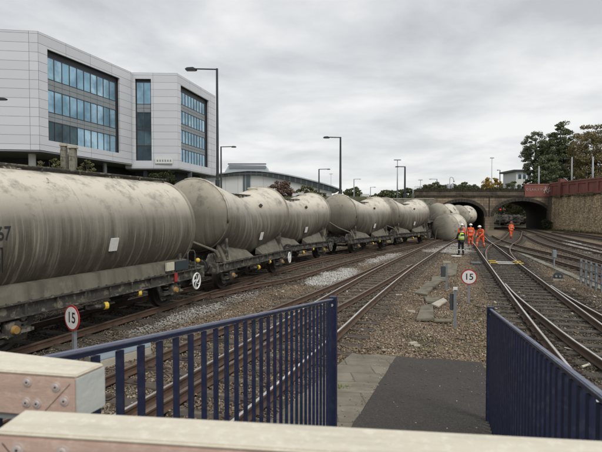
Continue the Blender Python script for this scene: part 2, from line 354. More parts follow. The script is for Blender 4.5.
def offs(path, d):    # offset to the right of travel
    o = []
    for i, p in enumerate(path):
        t = (path[min(i+1, len(path)-1)]-path[max(i-1, 0)]).normalized(); o.append(p+Vector((t.y, -t.x))*d)
    return o

# ------------------------------------------------------------------ track centre lines (metres)
TR = {
 'T1': [(-11.6, -4), (-8.2, 4), (-5.3, 11.7), (-2.69, 18.8), (-.5, 25.6), (3.4, 32.85), (8.3, 40.3), (14, 49), (18.3, 60), (21.9, 74), (24.2, 85)],
 'T1b': [(-3.55, 15.6), (-2.35, 17.7), (-.85, 19.9), (1.85, 26), (6.1, 34), (10.3, 41.6), (13.6, 47.2)],
 'T2': [(-3.9, .2), (-1.45, 6.5), (.15, 10.86), (1.62, 15.05), (4.95, 23.85), (10.4, 37.15), (12.4, 41.95), (15.8, 50), (20, 61), (24.4, 74), (26.1, 85)],
 'T2b': [(-4.75, 1.2), (-3.1, 5.6), (-2.0, 8.35), (-1.12, 10.5), (.78, 14.6), (3.2, 20.2), (4.95, 24.5)],
 'T3': [(2.9, -.2), (5.56, 8.86), (6.37, 11.6), (8.4, 18.2), (14, 36.1), (16.95, 45.6), (19.8, 54), (23.5, 64.5), (27, 75), (28.9, 85)],
 'T3b': [(5.0, 1), (6.1, 8.4), (6.8, 11.8), (7.5, 14.8), (8.2, 17.3)],
 'T4': [(10.9, 26), (13.25, 32.2), (16.1, 38.5), (20.2, 46.2), (26.3, 59), (31, 70), (33.2, 84)],
 'T5': [(11.6, 2), (12.8, 14), (14.2, 23.8), (14.85, 27.2), (16.3, 37), (18.4, 46), (21.1, 55)],
 'T6': [(15.1, 19), (17.0, 25.8), (18.7, 31.6), (21.3, 40.8), (27.2, 57)],
 'T7': [(18.3, 22), (21.75, 33.3), (25.8, 46.8), (31.6, 64), (35.6, 77), (37.6, 88)],
 'T8': [(24.7, 29), (30.2, 46.8), (34.6, 64.5)],
}
PATH = {k: crom(v) for k, v in TR.items()}
def pathdist(X, Y, key):
    P = np.array([(p.x, p.y) for p in PATH[key]]); best = np.full(X.shape, 1e9)
    for a, b in zip(P[:-1], P[1:]):
        d = b-a; L = (d**2).sum(); t = np.clip(((X-a[0])*d[0]+(Y-a[1])*d[1])/L, 0, 1)
        best = np.minimum(best, np.hypot(X-a[0]-t*d[0], Y-a[1]-t*d[1]))
    return best
def vnoise(X, Y, s, seed=0):
    x = X*s+seed*17.3; y = Y*s+seed*5.1
    return (np.sin(x*1.7+1.3*np.sin(y*1.1+seed))+np.sin(y*2.1+1.7*np.sin(x*.9+2))+np.sin((x+y)*1.33+np.sin(x*2.3-y)))/6+.5
def masks(X, Y):
    soil = np.zeros(X.shape)
    for k, a, wd in (('T1', .95, 1.9), ('T2', .50, 1.2), ('T3', .95, 1.25), ('T3b', .9, 1.2), ('T4', .85, 1.3), ('T5', .8, 1.3), ('T6', .75, 1.2), ('T7', .8, 1.3), ('T8', .8, 1.4), ('T1b', .6, 1.1), ('T2b', .4, 1.2)):
        d = pathdist(X, Y, k); soil = np.maximum(soil, a*(1-sstep(wd*.75, wd*1.25+.35, d+.5*(vnoise(X, Y, 2.2)-.5))))
    soil = np.maximum(soil, .6*sstep(.60, .78, vnoise(X, Y, 1.25, 11)*.7+vnoise(X, Y, 4.1, 12)*.3))
    pale = np.zeros(X.shape)
    for cx_, cy_, ax, ay, ang, a in PALE:
        c, s = math.cos(ang), math.sin(ang); u = ((X-cx_)*s+(Y-cy_)*c)/ay; v = ((X-cx_)*c-(Y-cy_)*s)/ax
        pale = np.maximum(pale, a*(1-sstep(.6, 1.15, np.hypot(u, v)+.6*(vnoise(X, Y, 1.6, 3)-.5))))
    return soil, pale
# pale fresh ballast heaps: (x, y, half width, half length, heading, amount)
PALE = [(1.45, 20.6, .85, 3.3, R(24), 1.0), (-2.9, 13.2, .4, 2.4, R(23), .5), (5.0, 29.0, .6, 4.0, R(25), .7), (-1.9, 15.6, .35, 2.0, R(22), .35),
        (10.6, 34.2, 2.0, 2.4, R(30), .75), (12.4, 38.5, 1.4, 4, R(24), .7), (19.5, 27, .7, 6, R(20), .8), (21.5, 36, 1.0, 9, R(19), .65), (24, 42, .5, 5, R(19), .8), (20.5, 58, 1.8, 6, R(25), .55),
        (-7.6, 7.4, .5, 3, R(20), .5)]
def interp(y, ys, xs): return np.interp(y, ys, xs)
YL = [-60, 0, 8.9, 20, 40, 60, 74, 86, 88, 150, 400]; XL = [-45, -17, -13, -8.2, .5, 9, 14.5, 16, 32.4, 42, 90]
YR = [-60, 73.5, 74.5, 90, 150, 400]; XR = [39.4, 39.4, 39.6, 45, 62, 130]
def height(X, Y):
    pl = 3.2 + 1.9*sstep(40, 74, Y); l = interp(Y, YL, XL); r = interp(Y, YR, XR)
    zl = pl*(1-sstep(-3.5, -.3, X-l)); wr = np.where(Y < 75, .7, 5.0); zr = 5.1*sstep(0, 1, (X-r)/wr)
    z = np.maximum(zl, zr)
    z = np.maximum(z, 5.1*sstep(105, 135, Y - .0*X)) # ground closes the view beyond the bridge
    return z
def ground():
    xs = np.concatenate([[-900, -500, -300, -180, -120, -90, -70, -55, -45, -38, -32, -26, -22, -19, -16, -14], np.arange(-12.5, 24, .14), np.arange(24, 48, .5), [50, 55, 62, 70, 85, 110, 150, 220, 350, 600, 900]])
    ys = np.concatenate([[-60, -30, -15, -8, -4, -1, 1, 3], np.arange(4, 34, .14), np.arange(34, 60, .35), np.arange(60, 110, 1.0), [114, 118, 123, 128, 134, 140, 160, 190, 240, 320, 450, 700, 1100, 2000]])
    X, Y = np.meshgrid(xs, ys); Z = height(X, Y); so_, pa = masks(X, Y)
    rough = .022*(vnoise(X, Y, 3.1, 1)-.5)+.03*(vnoise(X, Y, 1.1, 2)-.5)
    Z = Z + np.where((Z < .05), rough*(1-.6*so_)+.04*pa-.012, rough*4)
    nx, ny = len(xs), len(ys)
    me = bpy.data.meshes.new('ground'); V = np.stack([X, Y, Z], -1).reshape(-1, 3)
    i = np.arange(nx*ny).reshape(ny, nx); F = np.stack([i[:-1, :-1], i[:-1, 1:], i[1:, 1:], i[1:, :-1]], -1).reshape(-1, 4)
    me.vertices.add(len(V)); me.vertices.foreach_set('co', V.ravel().astype(np.float32))
    me.loops.add(F.size); me.loops.foreach_set('vertex_index', F.ravel().astype(np.int32))
    me.polygons.add(len(F)); me.polygons.foreach_set('loop_start', (np.arange(len(F))*4).astype(np.int32))
    me.polygons.foreach_set('use_smooth', np.ones(len(F), bool)); me.update()
    high = sstep(.4, 1.2, Z)
    for nm, a in (('soil', so_), ('pale', pa), ('high', high)):
        at_ = me.attributes.new(nm, 'FLOAT', 'POINT'); at_.data.foreach_set('value', a.ravel().astype(np.float32))
    m, t, p = base_mat('ballast_ground')
    def A(n): a = N(t, 'ShaderNodeAttribute', attribute_name=n); return a.outputs['Fac']
    tcn = N(t, 'ShaderNodeTexCoord')
    vo = N(t, 'ShaderNodeTexVoronoi'); vo.inputs['Scale'].default_value = 17; t.links.new(tcn.outputs['Object'], vo.inputs['Vector'])
    rv = N(t, 'ShaderNodeSeparateColor'); t.links.new(vo.outputs['Color'], rv.inputs[0])
    c = mixc(t, rv.outputs[0], (.125, .09, .06), (.27, .205, .14))
    c = mixc(t, noise_fac(t, .8, 5, .6), c, (.20, .158, .108))
    c = mixc(t, noise_fac(t, .33, 5, .65, lo=.52, hi=.66), c, (.12, .105, .055))
    cs = mixc(t, rv.outputs[0], (.042, .035, .027), (.115, .097, .074)); c = mixc(t, A('soil'), c, cs)
    cp = mixc(t, rv.outputs[0], (.26, .25, .225), (.52, .51, .47)); c = mixc(t, A('pale'), c, cp)
    c = mixc(t, A('high'), c, mixc(t, noise_fac(t, .4, 6), (.045, .055, .025), (.10, .09, .05)))
    t.links.new(c, p.inputs['Base Color']); p.inputs['Roughness'].default_value = .95; p.inputs['Specular IOR Level'].default_value = .2
    bump(t, p, vo.outputs['Distance'], 1.0, .035)
    me.materials.append(m)
    o = bpy.data.objects.new('ground', me); COL.objects.link(o); o['kind'] = 'structure'; return o
ground()

# ------------------------------------------------------------------ platform ramp (slopes 1:7.5 down to the ballast)
U = Vector((.306, 1, -.133)); UH = Vector((.306, 1, 0)).normalized(); PH = Vector((UH.y, -UH.x, 0))
def ramp_pt(px, py):
    # plane: z = 1.28 - k*(UH . p)
    k = .133/Vector((.306, 1)).length; r = ray(px, py); q = UH.x*r.x+UH.y*r.y
    t = (1.28-EYE)/(r.z+k*q); p = r*t; return Vector((p.x, p.y, p.z+EYE))
def ramp_z(x, y): return 1.28 - .133/Vector((.306, 1)).length*(UH.x*x+UH.y*y)
def slab(name, m, a0, a1, s0, s1a, s1b, dz, th):
    mb = MB(); P = []
    for s_, a in ((s0, a0), (s0, a1), (s1b, a1), (s1a, a0)):
        p = UH*s_+PH*a; P.append(Vector((p.x, p.y, ramp_z(p.x, p.y)+dz)))
    n = 26; rows = []
    for i in range(n+1):
        t = i/n; l = P[0].lerp(P[3], t); r_ = P[1].lerp(P[2], t); rows.append([l.lerp(r_, j/8) for j in range(9)])
    top = []
    for i, row in enumerate(rows):
        for j, p in enumerate(row):
            e = .03*(math.sin(i*3.7+j)+math.sin(j*5.1)) if (i == n) else 0; g = (-.012*abs(math.sin(i*2.3)+math.sin(i*5.9+1)) if j == 0 else .015*math.sin(i*2.9) if j == 8 else 0) if m == 'asphalt' else 0
            top.append(p+UH*e+PH*g)
    mb.add(top, [(i*9+j, i*9+j+1, (i+1)*9+j+1, (i+1)*9+j) for i in range(n) for j in range(8)])
    edge = [i*9 for i in range(n+1)][::-1]+list(range(9))+[i*9+8 for i in range(1, n+1)]+[n*9+j for j in range(7, 0, -1)]
    o = len(mb.v); mb.v += [(top[i].x, top[i].y, top[i].z-th-1.0) for i in edge]
    m2 = len(edge); mb.f += [(edge[i], edge[(i+1) % m2], o+(i+1) % m2, o+i) for i in range(m2)]; mb.mi += [0]*m2
    b = mb.build(name, m, fix=True); b['kind'] = 'structure'; return b
def sa(p): return (p.x*UH.x+p.y*UH.y, p.x*PH.x+p.y*PH.y)
pL = ramp_pt(352, 353); pM = ramp_pt(397, 356); pR = ramp_pt(482, 362)
(sL, aL), (sM, aM), (sR, aR) = sa(pL), sa(pM), sa(pR)
slab('platform_ramp', 'asphalt', aM, aR, -3, sM, sR, 0, .1)
fl = slab('paving', 'flag', aL, aM-.012, -3, sL, sM, -.006, .1)
for o_ in (fl,):   # align the flag pattern with the ramp
    pass

# ------------------------------------------------------------------ stones (loose ballast)
def stones(name, n, pts_fn, size, label, mt, zoff=0.0, flat=.75):
    XY, s = pts_fn(n); n = len(XY)
    base = np.array([(1, 0, 0), (-1, 0, 0), (0, 1, 0), (0, -1, 0), (0, 0, 1), (0, 0, -1)], float)
    fc = np.array([(0, 2, 4), (2, 1, 4), (1, 3, 4), (3, 0, 4), (2, 0, 5), (1, 2, 5), (3, 1, 5), (0, 3, 5)])
    q = RNG.normal(size=(n, 4)); q /= np.linalg.norm(q, axis=1)[:, None]; a, b, c, d = q.T
    Rm = np.stack([1-2*(c*c+d*d), 2*(b*c-a*d), 2*(b*d+a*c), 2*(b*c+a*d), 1-2*(b*b+d*d), 2*(c*d-a*b), 2*(b*d-a*c), 2*(c*d+a*b), 1-2*(b*b+c*c)], -1).reshape(n, 3, 3)
    V = base[None]*RNG.uniform(.6, 1.25, (n, 6, 1))*RNG.uniform(.65, 1.2, (n, 1, 3)); V = np.einsum('nij,nkj->nki', Rm, V)
    V[:, :, 2] *= flat; V *= s[:, None, None]
    Z = height(XY[:, 0], XY[:, 1]); V[:, :, 0] += XY[:, 0:1]; V[:, :, 1] += XY[:, 1:2]; V[:, :, 2] += (Z+zoff+s*.25)[:, None]
    F = (fc[None]+(np.arange(n)*6)[:, None, None]).reshape(-1, 3)
    me = bpy.data.meshes.new(name); me.vertices.add(n*6); me.vertices.foreach_set('co', V.reshape(-1).astype(np.float32))
    me.loops.add(F.size); me.loops.foreach_set('vertex_index', F.ravel().astype(np.int32))
    me.polygons.add(len(F)); me.polygons.foreach_set('loop_start', (np.arange(len(F))*3).astype(np.int32)); me.update()
    tone = np.repeat(RNG.uniform(0, 1, n), 6); so_, pa = masks(XY[:, 0], XY[:, 1])
    for nm, v in (('tone', tone), ('soil', np.repeat(so_, 6)), ('pale', np.repeat(pa, 6))):
        x = me.attributes.new(nm, 'FLOAT', 'POINT'); x.data.foreach_set('value', v.astype(np.float32))
    me.materials.append(mt); o = bpy.data.objects.new(name, me); COL.objects.link(o); tag(o, label, 'ballast', kind='stuff'); return o
def stone_mat():
    m, t, p = base_mat('ballast_stone')
    def A(n): return N(t, 'ShaderNodeAttribute', attribute_name=n).outputs['Fac']
    def ramp(cols):
        r = N(t, 'ShaderNodeValToRGB'); e = r.color_ramp.elements; e[0].color = (*cols[0], 1); e[1].color = (*cols[-1], 1)
        for i, c in enumerate(cols[1:-1]): x = e.new((i+1)/(len(cols)-1)); x.color = (*c, 1)
        t.links.new(A('tone'), r.inputs[0]); return r.outputs[0]
    c = ramp([(.06, .047, .036), (.17, .125, .085), (.25, .19, .13), (.32, .25, .18), (.14, .115, .09), (.28, .21, .145), (.48, .42, .34)])
    c = mixc(t, A('soil'), c, ramp([(.036, .03, .025), (.09, .075, .058), (.14, .118, .09), (.20, .17, .13)]))
    c = mixc(t, A('pale'), c, ramp([(.22, .21, .19), (.42, .41, .38), (.60, .59, .56), (.33, .32, .29)]))
    t.links.new(c, p.inputs['Base Color']); p.inputs['Roughness'].default_value = .9; p.inputs['Specular IOR Level'].default_value = .2
    return m
SM = stone_mat()
def inview(n, d0, d1, gam=1.0, xl=-.66, xr=.66):
    u = RNG.uniform(0, 1, n); d = (d0**(2-gam)+(d1**(2-gam)-d0**(2-gam))*u)**(1/(2-gam)); x = RNG.uniform(xl, xr, n)*d
    return np.stack([x, d], -1)
RAILS = []
def keep(XY, sz):
    X, Y = XY.T; k = height(X, Y) < .3
    s_ = X*UH.x+Y*UH.y; a_ = X*PH.x+Y*PH.y
    k &= ~((s_ < sM+.05) & (a_ > aL-.05) & (a_ < aR+.05))
    for kk in PATH:
        d = pathdist(X, Y, kk); k &= ~(np.abs(d-.753) < .055)
    return k
def pf(n):
    XY = inview(n, 4.6, 42, 1.35); s = (.011+.022*RNG.uniform(0, 1, n)**2.0)*(1+XY[:, 1]*.012)
    so_, pa = masks(XY[:, 0], XY[:, 1]); k = keep(XY, s) & ((RNG.uniform(0, 1, n) > .3*so_)) & ((RNG.uniform(0, 1, n) < .25+vnoise(XY[:, 0], XY[:, 1], 1.4, 7)))
    return XY[k], s[k]
stones('ballast_stones', 420000, pf, .03, 'loose brown and buff ballast stones between the tracks', SM)
def pf2(n):
    XY = inview(n, 5, 48, 1.1); so_, pa = masks(XY[:, 0], XY[:, 1]); s = RNG.uniform(.02, .045, n)*(1+XY[:, 1]*.01)
    k = keep(XY, s) & (RNG.uniform(0, 1, n) < pa**1.3); return XY[k], s[k]
stones('pale_ballast_stones', 420000, pf2, .04, 'heaps of fresh pale grey ballast beside the train', SM, zoff=.035)
def leaves():
    n = 6500; XY = inview(n, 5, 24, 1.3, -.3, .62); X, Y = XY.T
    k = keep(XY, 0) & (vnoise(X, Y, .7, 5) > .42); so_, _ = masks(X, Y); k &= so_ < .6; XY = XY[k]; n = len(XY)
    a = RNG.uniform(0, 6.28, n); s = RNG.uniform(.018, .04, n); tl = RNG.normal(0, .3, (n, 2))
    V = []
    for q in range(4):
        dx = np.cos(a+q*math.pi/2)*s*(1 if q % 2 else .6); dy = np.sin(a+q*math.pi/2)*s*(1 if q % 2 else .6)
        V.append(np.stack([XY[:, 0]+dx, XY[:, 1]+dy, .05+RNG.uniform(0, .01, n)+dx*tl[:, 0]+dy*tl[:, 1]], -1))
    V = np.stack(V, 1).reshape(-1, 3); F = np.arange(n*4).reshape(n, 4)
    me = bpy.data.meshes.new('fallen_leaves'); me.from_pydata(V.tolist(), [], F.tolist()); me.materials.append(mat('fallen_leaf', (.20, .115, .055), (.11, .065, .035), 3, .8, bmp=0, c3=(.30, .22, .11), s3=8))
    o = bpy.data.objects.new('fallen_leaves', me); COL.objects.link(o); tag(o, 'brown fallen leaves scattered over the ballast', 'leaves', kind='stuff')
leaves()
def weeds():
    pts = []
    for _ in range(700):
        px = random.uniform(345, 500); py = random.uniform(300, 352); pts.append((at(px, py), random.uniform(.02, .05)))
    for _ in range(300):
        t = random.random(); p = UH*(2.5+6.4*t)+PH*(aR+random.uniform(-.02, .14)); pts.append((Vector((p.x, p.y, 0)), random.uniform(.05, .16)))
    for _ in range(120):
        p = ramp_pt(random.uniform(338, 350), random.uniform(385, 425)); pts.append((p, .03))
    mb = MB()
    for p, h in pts:
        if vnoise(np.array([p.x]), np.array([p.y]), .9, 9)[0] < .5 and h < .06: continue
        for _ in range(4):
            a = random.uniform(0, 6.28); dx = Vector((math.cos(a), math.sin(a), 0)); b = p+dx*random.uniform(0, .03)
            w_ = Vector((-dx.y, dx.x, 0))*.006; t_ = b+dx*h*.7+Vector((0, 0, h)); mb.add([b-w_, b+w_, t_], [(0, 1, 2)])
    o = mb.build('weeds', leaf_mat('weed', (.10, .13, .03), (.16, .19, .05)), fix=False); tag(o, 'small green weeds sprouting around the ramp edge', 'weeds', kind='stuff')
weeds()

def ramp_litter():
    rnd = random.Random(77); mb = MB()
    for _ in range(300):
        s_ = rnd.uniform(2.5, sM-.05); a = rnd.uniform(aL+.05, aR-.03)
        if rnd.random() < .55: a = rnd.choice([aM, aR])-abs(rnd.gauss(0, .10))
        p = UH*s_+PH*a; z = ramp_z(p.x, p.y)+.002; r_ = rnd.uniform(.003, .009); q = rnd.uniform(0, 3.1)
        mb.obox((p.x, p.y, z+r_*.3), (math.cos(q)*r_, math.sin(q)*r_, 0), (-math.sin(q)*r_*.7, math.cos(q)*r_*.7, 0), (0, 0, r_*.4), rnd.choice([0, 1, 1, 2]))
    for _ in range(26):
        s_ = rnd.uniform(3.5, sM-.05); p = UH*s_+PH*rnd.uniform(aM, aR-.05); z = ramp_z(p.x, p.y)+.008; q = rnd.uniform(0, 6.3); r_ = rnd.uniform(.015, .03)
        mb.add([(p.x+math.cos(q+k*1.57)*r_*(1, .6)[k % 2], p.y+math.sin(q+k*1.57)*r_*(1, .6)[k % 2], z+.004*(k % 2)) for k in range(4)], [(0, 1, 2, 3)], 2)
    o = mb.build('grit', ['paleslab', 'concrete', 'rust'], fix=False); tag(o, 'loose grit and leaf fragments lying on the tarmac ramp', 'grit', kind='stuff')
ramp_litter()
def debris():
    mb = MB(); rnd = random.Random(21)
    for i in range(230):
        p = at(rnd.uniform(200, 602), rnd.uniform(262, 352)); X_, Y_ = np.array([p.x]), np.array([p.y])
        if p.z < 0 or not keep(np.stack([X_, Y_], -1), 0)[0]: continue
        big = rnd.random() < .12; s_ = rnd.uniform(.02, .045)*(1.6 if big else 1); a = rnd.uniform(0, 3.14); long_ = rnd.choice([1, 1, 1.6, 4 if rnd.random() < .25 else 1])
        mb.obox((p.x, p.y, .03), (math.cos(a)*s_*long_, math.sin(a)*s_*long_, rnd.uniform(-.01, .02)), (-math.sin(a)*s_*.7, math.cos(a)*s_*.7, rnd.uniform(-.01, .01)), (0, 0, s_*.35), rnd.choice([0, 0, 1, 1, 2]))
    o = mb.build('trackside_debris', ['paleslab', 'under', 'rust'], bevel=.008); tag(o, 'odd lumps of stone, timber and scrap lying on the ballast', 'debris', kind='stuff')
debris()
# ------------------------------------------------------------------ railway tracks
RP = [(-.07, 0), (.07, 0), (.07, .014), (.012, .032), (.012, .100), (.034, .112), (.034, .138), (.022, .145), (-.022, .145), (-.034, .138), (-.034, .112), (-.012, .100), (-.012, .032), (-.07, .014)]
def rail(path, off, parent, org, zb, top, name='rail'):
    line = offs(path, off); mb = MB(); n = len(RP); rings = []
    for i, p in enumerate(line):
        t = (line[min(i+1, len(line)-1)]-line[max(i-1, 0)]).normalized(); r = Vector((t.y, -t.x))
        rings.append([(p.x+r.x*a-org[0], p.y+r.y*a-org[1], zb+b) for a, b in RP])
    mb.loft(rings, True)
    k = 0
    for i in range(len(rings)-1):
        for q in range(n):
            if q == 7 or (q in (6, 8) and top == 'dull'): mb.mi[k] = 1
            k += 1
    return mb.build(name, ['rust', top], parent)
def sleeper_mesh(key):
    mb = MB(); mb.box(-.125, .125, -1.3, 1.3, -.12, .045, 0)
    for s_ in (-1, 1):
        mb.box(-.10, .10, s_*.753-.15, s_*.753+.15, .045, .062, 1)
        for q in (-1, 1): mb.box(-.05, .05, s_*.753+q*.085-.03, s_*.753+q*.085+.03, .062, .10, 1)
    o = mb.build('sleeper', [key, 'chair'], bevel=.012); COL.objects.unlink(o); return o.data
SLM = {k: sleeper_mesh(k) for k in ('sleeper', 'sleeper_dark')}
def track(key, label, tops, dz, slk=True, s0=0, s1=999, long=None, sp=.68, mk='sleeper'):
    path = PATH[key]; org = path[0]; t_ = thing('railway_track', label, 'railway track', (org.x, org.y, 0), 0, 'railway tracks')
    for off, tp in zip((-.753, .753), tops): rail(path, off, t_, org, .045+dz, tp)
    if slk:
        L = 0; nxt = s0; cnt = 0; rnd = random.Random(key)
        for a, b in zip(path[:-1], path[1:]):
            l = (b-a).length
            while nxt <= L+l and nxt < s1 and cnt < 100:
                p = a.lerp(b, (nxt-L)/l); ang = math.atan2((b-a).y, (b-a).x)
                o = bpy.data.objects.new('sleeper', SLM[mk]); COL.objects.link(o); o.parent = t_
                ext = long(p.y) if long else (1, 0); sy = ext[0]; sh = ext[1]
                n_ = Vector(((b-a).y, -(b-a).x)).normalized()
                o.location = (p.x-org.x+n_.x*sh, p.y-org.y+n_.y*sh, rnd.uniform(-.022, -.004)+dz*.5-.004); o.rotation_euler = (0, 0, ang+rnd.gauss(0, .012)); o.scale = (1, sy, 1)
                cnt += 1; nxt += sp
            L += l
    return t_
track('T1', 'track under the standing tank wagons, curving into the left arch', ('dull', 'dull'), 0, sp=.85)
track('T1b', 'rusty track branching off close beside the tank wagons', ('dull', 'dull'), .006, sp=.7)
track('T2', 'straight track with one bright rail running past the blue railings to the fallen wagon', ('shine', 'shine'), 0, sp=.68,
      long=lambda y: (1+.5*max(0, min(1, (22-y)/12)), -.55*max(0, min(1, (22-y)/12))), mk='sleeper')
track('T2b', 'rusty siding splitting from the middle track beside the blue railings', ('dull', 'dull'), -.004, slk=False)
track('T3', 'track on the right with shiny rails leading to the crossing by the orange workers', ('shine', 'shine'), 0, long=lambda y: (1.35, .35) if y < 17 else ((1.25, .2) if 24 < y < 36 else (1, 0)), sp=.66, mk='sleeper_dark')
track('T3b', 'track diverging on the right edge beyond the right railings', ('shine', 'shine'), -.004, slk=False)
track('T4', 'curved crossover track swinging from the right track to the right arch', ('dull', 'dull'), .004, s0=9, sp=.75)
track('T5', 'track passing the short galvanised fence on the right', ('dull', 'dull'), -.002, sp=.75)
track('T6', 'track behind the galvanised fence on the right', ('dull', 'dull'), .003, sp=.75)
track('T7', 'track second from the stone retaining wall', ('dull', 'dull'), 0, sp=.8)
track('T8', 'track nearest the stone retaining wall', ('dull', 'dull'), .005, sp=.8)

# ------------------------------------------------------------------ tank wagons  (local x along the wagon, z from rail top, near side is -y)
HLV, HLS = 2.8, 3.2
def sec(x, vee):
    a = min(abs(x)/HLV, 1)
    k = math.sqrt(a*a+.0012) if vee else 1; k = min(k, 1)
    if vee: zt = 3.72-.50*(1-k); zb = 1.28-.58*(1-k)
    else: zt = 3.50; zb = .88
    return (zt+zb)/2, (zt-zb)/2, 1.29 if not vee else 1.30-.17*(1-k)
def barrel_ring(x, vee, s=1.0, n=56):
    zc, rz, ry = sec(x, vee)
    o = []
    for k in range(n):
        t = 2*math.pi*k/n; d = 0
        if vee:   # buckled plate: creases fanning out of the saddle, shallow dents on the flanks
            f = max(0, 1-abs(x)/1.9)
            d = -.10*f*max(0, math.sin(3*t+2.2*x+.6))**2*(1 if math.cos(t) > -.6 else .4)-.045*f*abs(math.sin(4.3*x+1.7*t))+.012*math.sin(2.1*x+3*t)*(1-abs(x)/2.9)
        o.append((x, (ry+d)*s*math.sin(t), zc+(rz+d)*s*math.cos(t)))
    return o
def under_z(x, y, vee):
    zc, rz, ry = sec(x, vee); return zc-rz*math.sqrt(max(0, 1-(y/ry)**2))
def disc_wheel(parent, x, y):
    mb = MB(); r = .46
    prof = [(0, .05), (.16, .06), (.18, .03), (.36, .02), (.38, .06), (r, .07), (r, -.045), (r+.03, -.05), (r+.03, -.075), (.38, -.07), (.36, -.02), (.18, -.03), (.15, -.06), (0, -.06)]
    s_ = -1 if y < 0 else 1; rings = []
    for rr, w_ in prof:
        rings.append([(x+max(rr, .002)*math.cos(2*math.pi*k/28), y+s_*w_, .46+max(rr, .002)*math.sin(2*math.pi*k/28)) for k in range(28)])
    mb.loft(rings, True); mb2 = mb.build('wheel', 'wheel', parent, smooth=30); return mb2
def wagon(label, loc, heading, vee=True, rot=None, group='tank wagons of the train', plate=True):
    HL = HLV if vee else HLS; WB = 2.3 if vee else 2.42
    w_ = thing('tank_wagon', label, 'tank wagon', (loc[0], loc[1], loc[2] if len(loc) > 2 else .19), R(90-heading), group)
    xs = [-HL+2*HL*i/56 for i in range(57)]
    mb = MB(); mb.loft([barrel_ring(x, vee) for x in xs], False)
    ba = mb.build('tank_barrel', 'tank', w_, smooth=True)
    # weld seams and end rims
    for x, wd in ((-1.45, .012), (1.35, .012)) if vee else ((-.85, .016), (1.1, .014), (2.45, .010)):
        se = MB(); se.loft([barrel_ring(x-wd*2, vee, 1.0), barrel_ring(x-wd, vee, 1.006), barrel_ring(x+wd, vee, 1.006), barrel_ring(x+wd*2, vee, 1.0)], False)
        se.build('weld_seam', 'tank', ba, smooth=60)
    for s_ in (-1, 1):
        e = MB(); zc, rz, ry = sec(s_*HL, vee); rings = []
        D = .42
        for i in range(13):
            t = i/12*math.pi/2; q = max(math.cos(t)**.8, .004) if i < 12 else .004
            rings.append([(s_*(HL+.0+D*math.sin(t)), ry*q*math.sin(2*math.pi*k/56), zc+rz*q*math.cos(2*math.pi*k/56)) for k in range(56)])
        e.loft(rings, True); de = e.build('dished_end', 'tank_end', w_, smooth=50)
        r_ = MB()
        x = s_*(HL-.02)
        r_.loft([barrel_ring(x-.06, vee, 1.0), barrel_ring(x-.05, vee, 1.024), barrel_ring(x+.05, vee, 1.024), barrel_ring(x+.06, vee, 1.0)], False)
        r_.build('end_rim', 'tank_end', w_, smooth=40)
    # underframe
    FX = 3.35 if vee else 3.72
    for s_ in (-1, 1):
        f = MB(); y = s_*1.12
        f.box(-FX, FX, y-.012, y+.012, .70, .925); f.box(-FX, FX, min(y, y+s_*.09), max(y, y+s_*.09), .925, .95); f.box(-FX, FX, min(y, y+s_*.09), max(y, y+s_*.09), .675, .70)
        for k in range(30):
            xx = -FX+.2+k*(2*FX-.4)/29; f.tube([(xx, y+s_*.06, .948), (xx, y+s_*.06, .975)], .022, 6)
        for k in range(9):
            xx = -2.9+k*.72; f.box(xx-.012, xx+.012, min(y, y+s_*.075), max(y, y+s_*.075), .701, .924)
        f.build('solebar', 'frame', w_)
        h = MB(); h.box(min(s_*FX, s_*(FX+.12)), max(s_*FX, s_*(FX+.12)), -1.22, 1.22, .66, .99); h.box(min(s_*(FX+.12), s_*(FX+.14)), max(s_*(FX+.12), s_*(FX+.14)), -.3, .3, .70, 1.05); h.build('headstock', 'frame', w_)
    cm = MB()
    for x in (-2.3, -1, .9, 2.3): cm.box(x-.06, x+.06, -1.10, 1.10, .68, .92)
    cm.box(-2.9, 2.9, -.1, .1, .6, .95)
    cm.tube([(-1.6, -.5, .55), (1.4, -.5, .55)], .06, 8); cm.tube([(-.9, .3, .5), (.2, .3, .5)], .2, 12); cm.tube([(-1.5, -.75, .42), (1.5, -.75, .48)], .025, 6)
    cm.build('cross_members', 'under', w_)
    # skirts closing the gap under the barrel
    for s_ in (-1, 1):
        k_ = MB()
        if vee:
            for sx_ in (-1, 1):
                pts = []; xs2 = [sx_*(.42+i*(HL-.5)/14) for i in range(15)]
                inner = [(x, s_*.80, max(.956, under_z(x, .80, vee)+.04)) for x in xs2]; outer = [(x, s_*1.10, .953) for x in xs2]
                n2 = len(xs2); k_.add(outer+inner+[(x, s_*.78, .94) for x in xs2], [(i, i+1, n2+i+1, n2+i) for i in range(n2-1)]+[(n2+i, n2+i+1, 2*n2+i+1, 2*n2+i) for i in range(n2-1)]+[(0, n2, 2*n2), (n2-1, 2*n2-1, 3*n2-1)])
        else:
            xs2 = [-HL+.1+i*(2*HL-.2)/20 for i in range(21)]; zz_ = 1.25
            out_ = [(x, s_*1.16, .953) for x in xs2]; inn = [(x, s_*1.11, zz_) for x in xs2]; bk = [(x, s_*.85, zz_+.03) for x in xs2]
            n2 = len(xs2); k_.add(out_+inn+bk, [(i, i+1, n2+i+1, n2+i) for i in range(n2-1)]+[(n2+i, n2+i+1, 2*n2+i+1, 2*n2+i) for i in range(n2-1)])
        k_.build('skirt_plate', 'skirt', w_, fix=False)
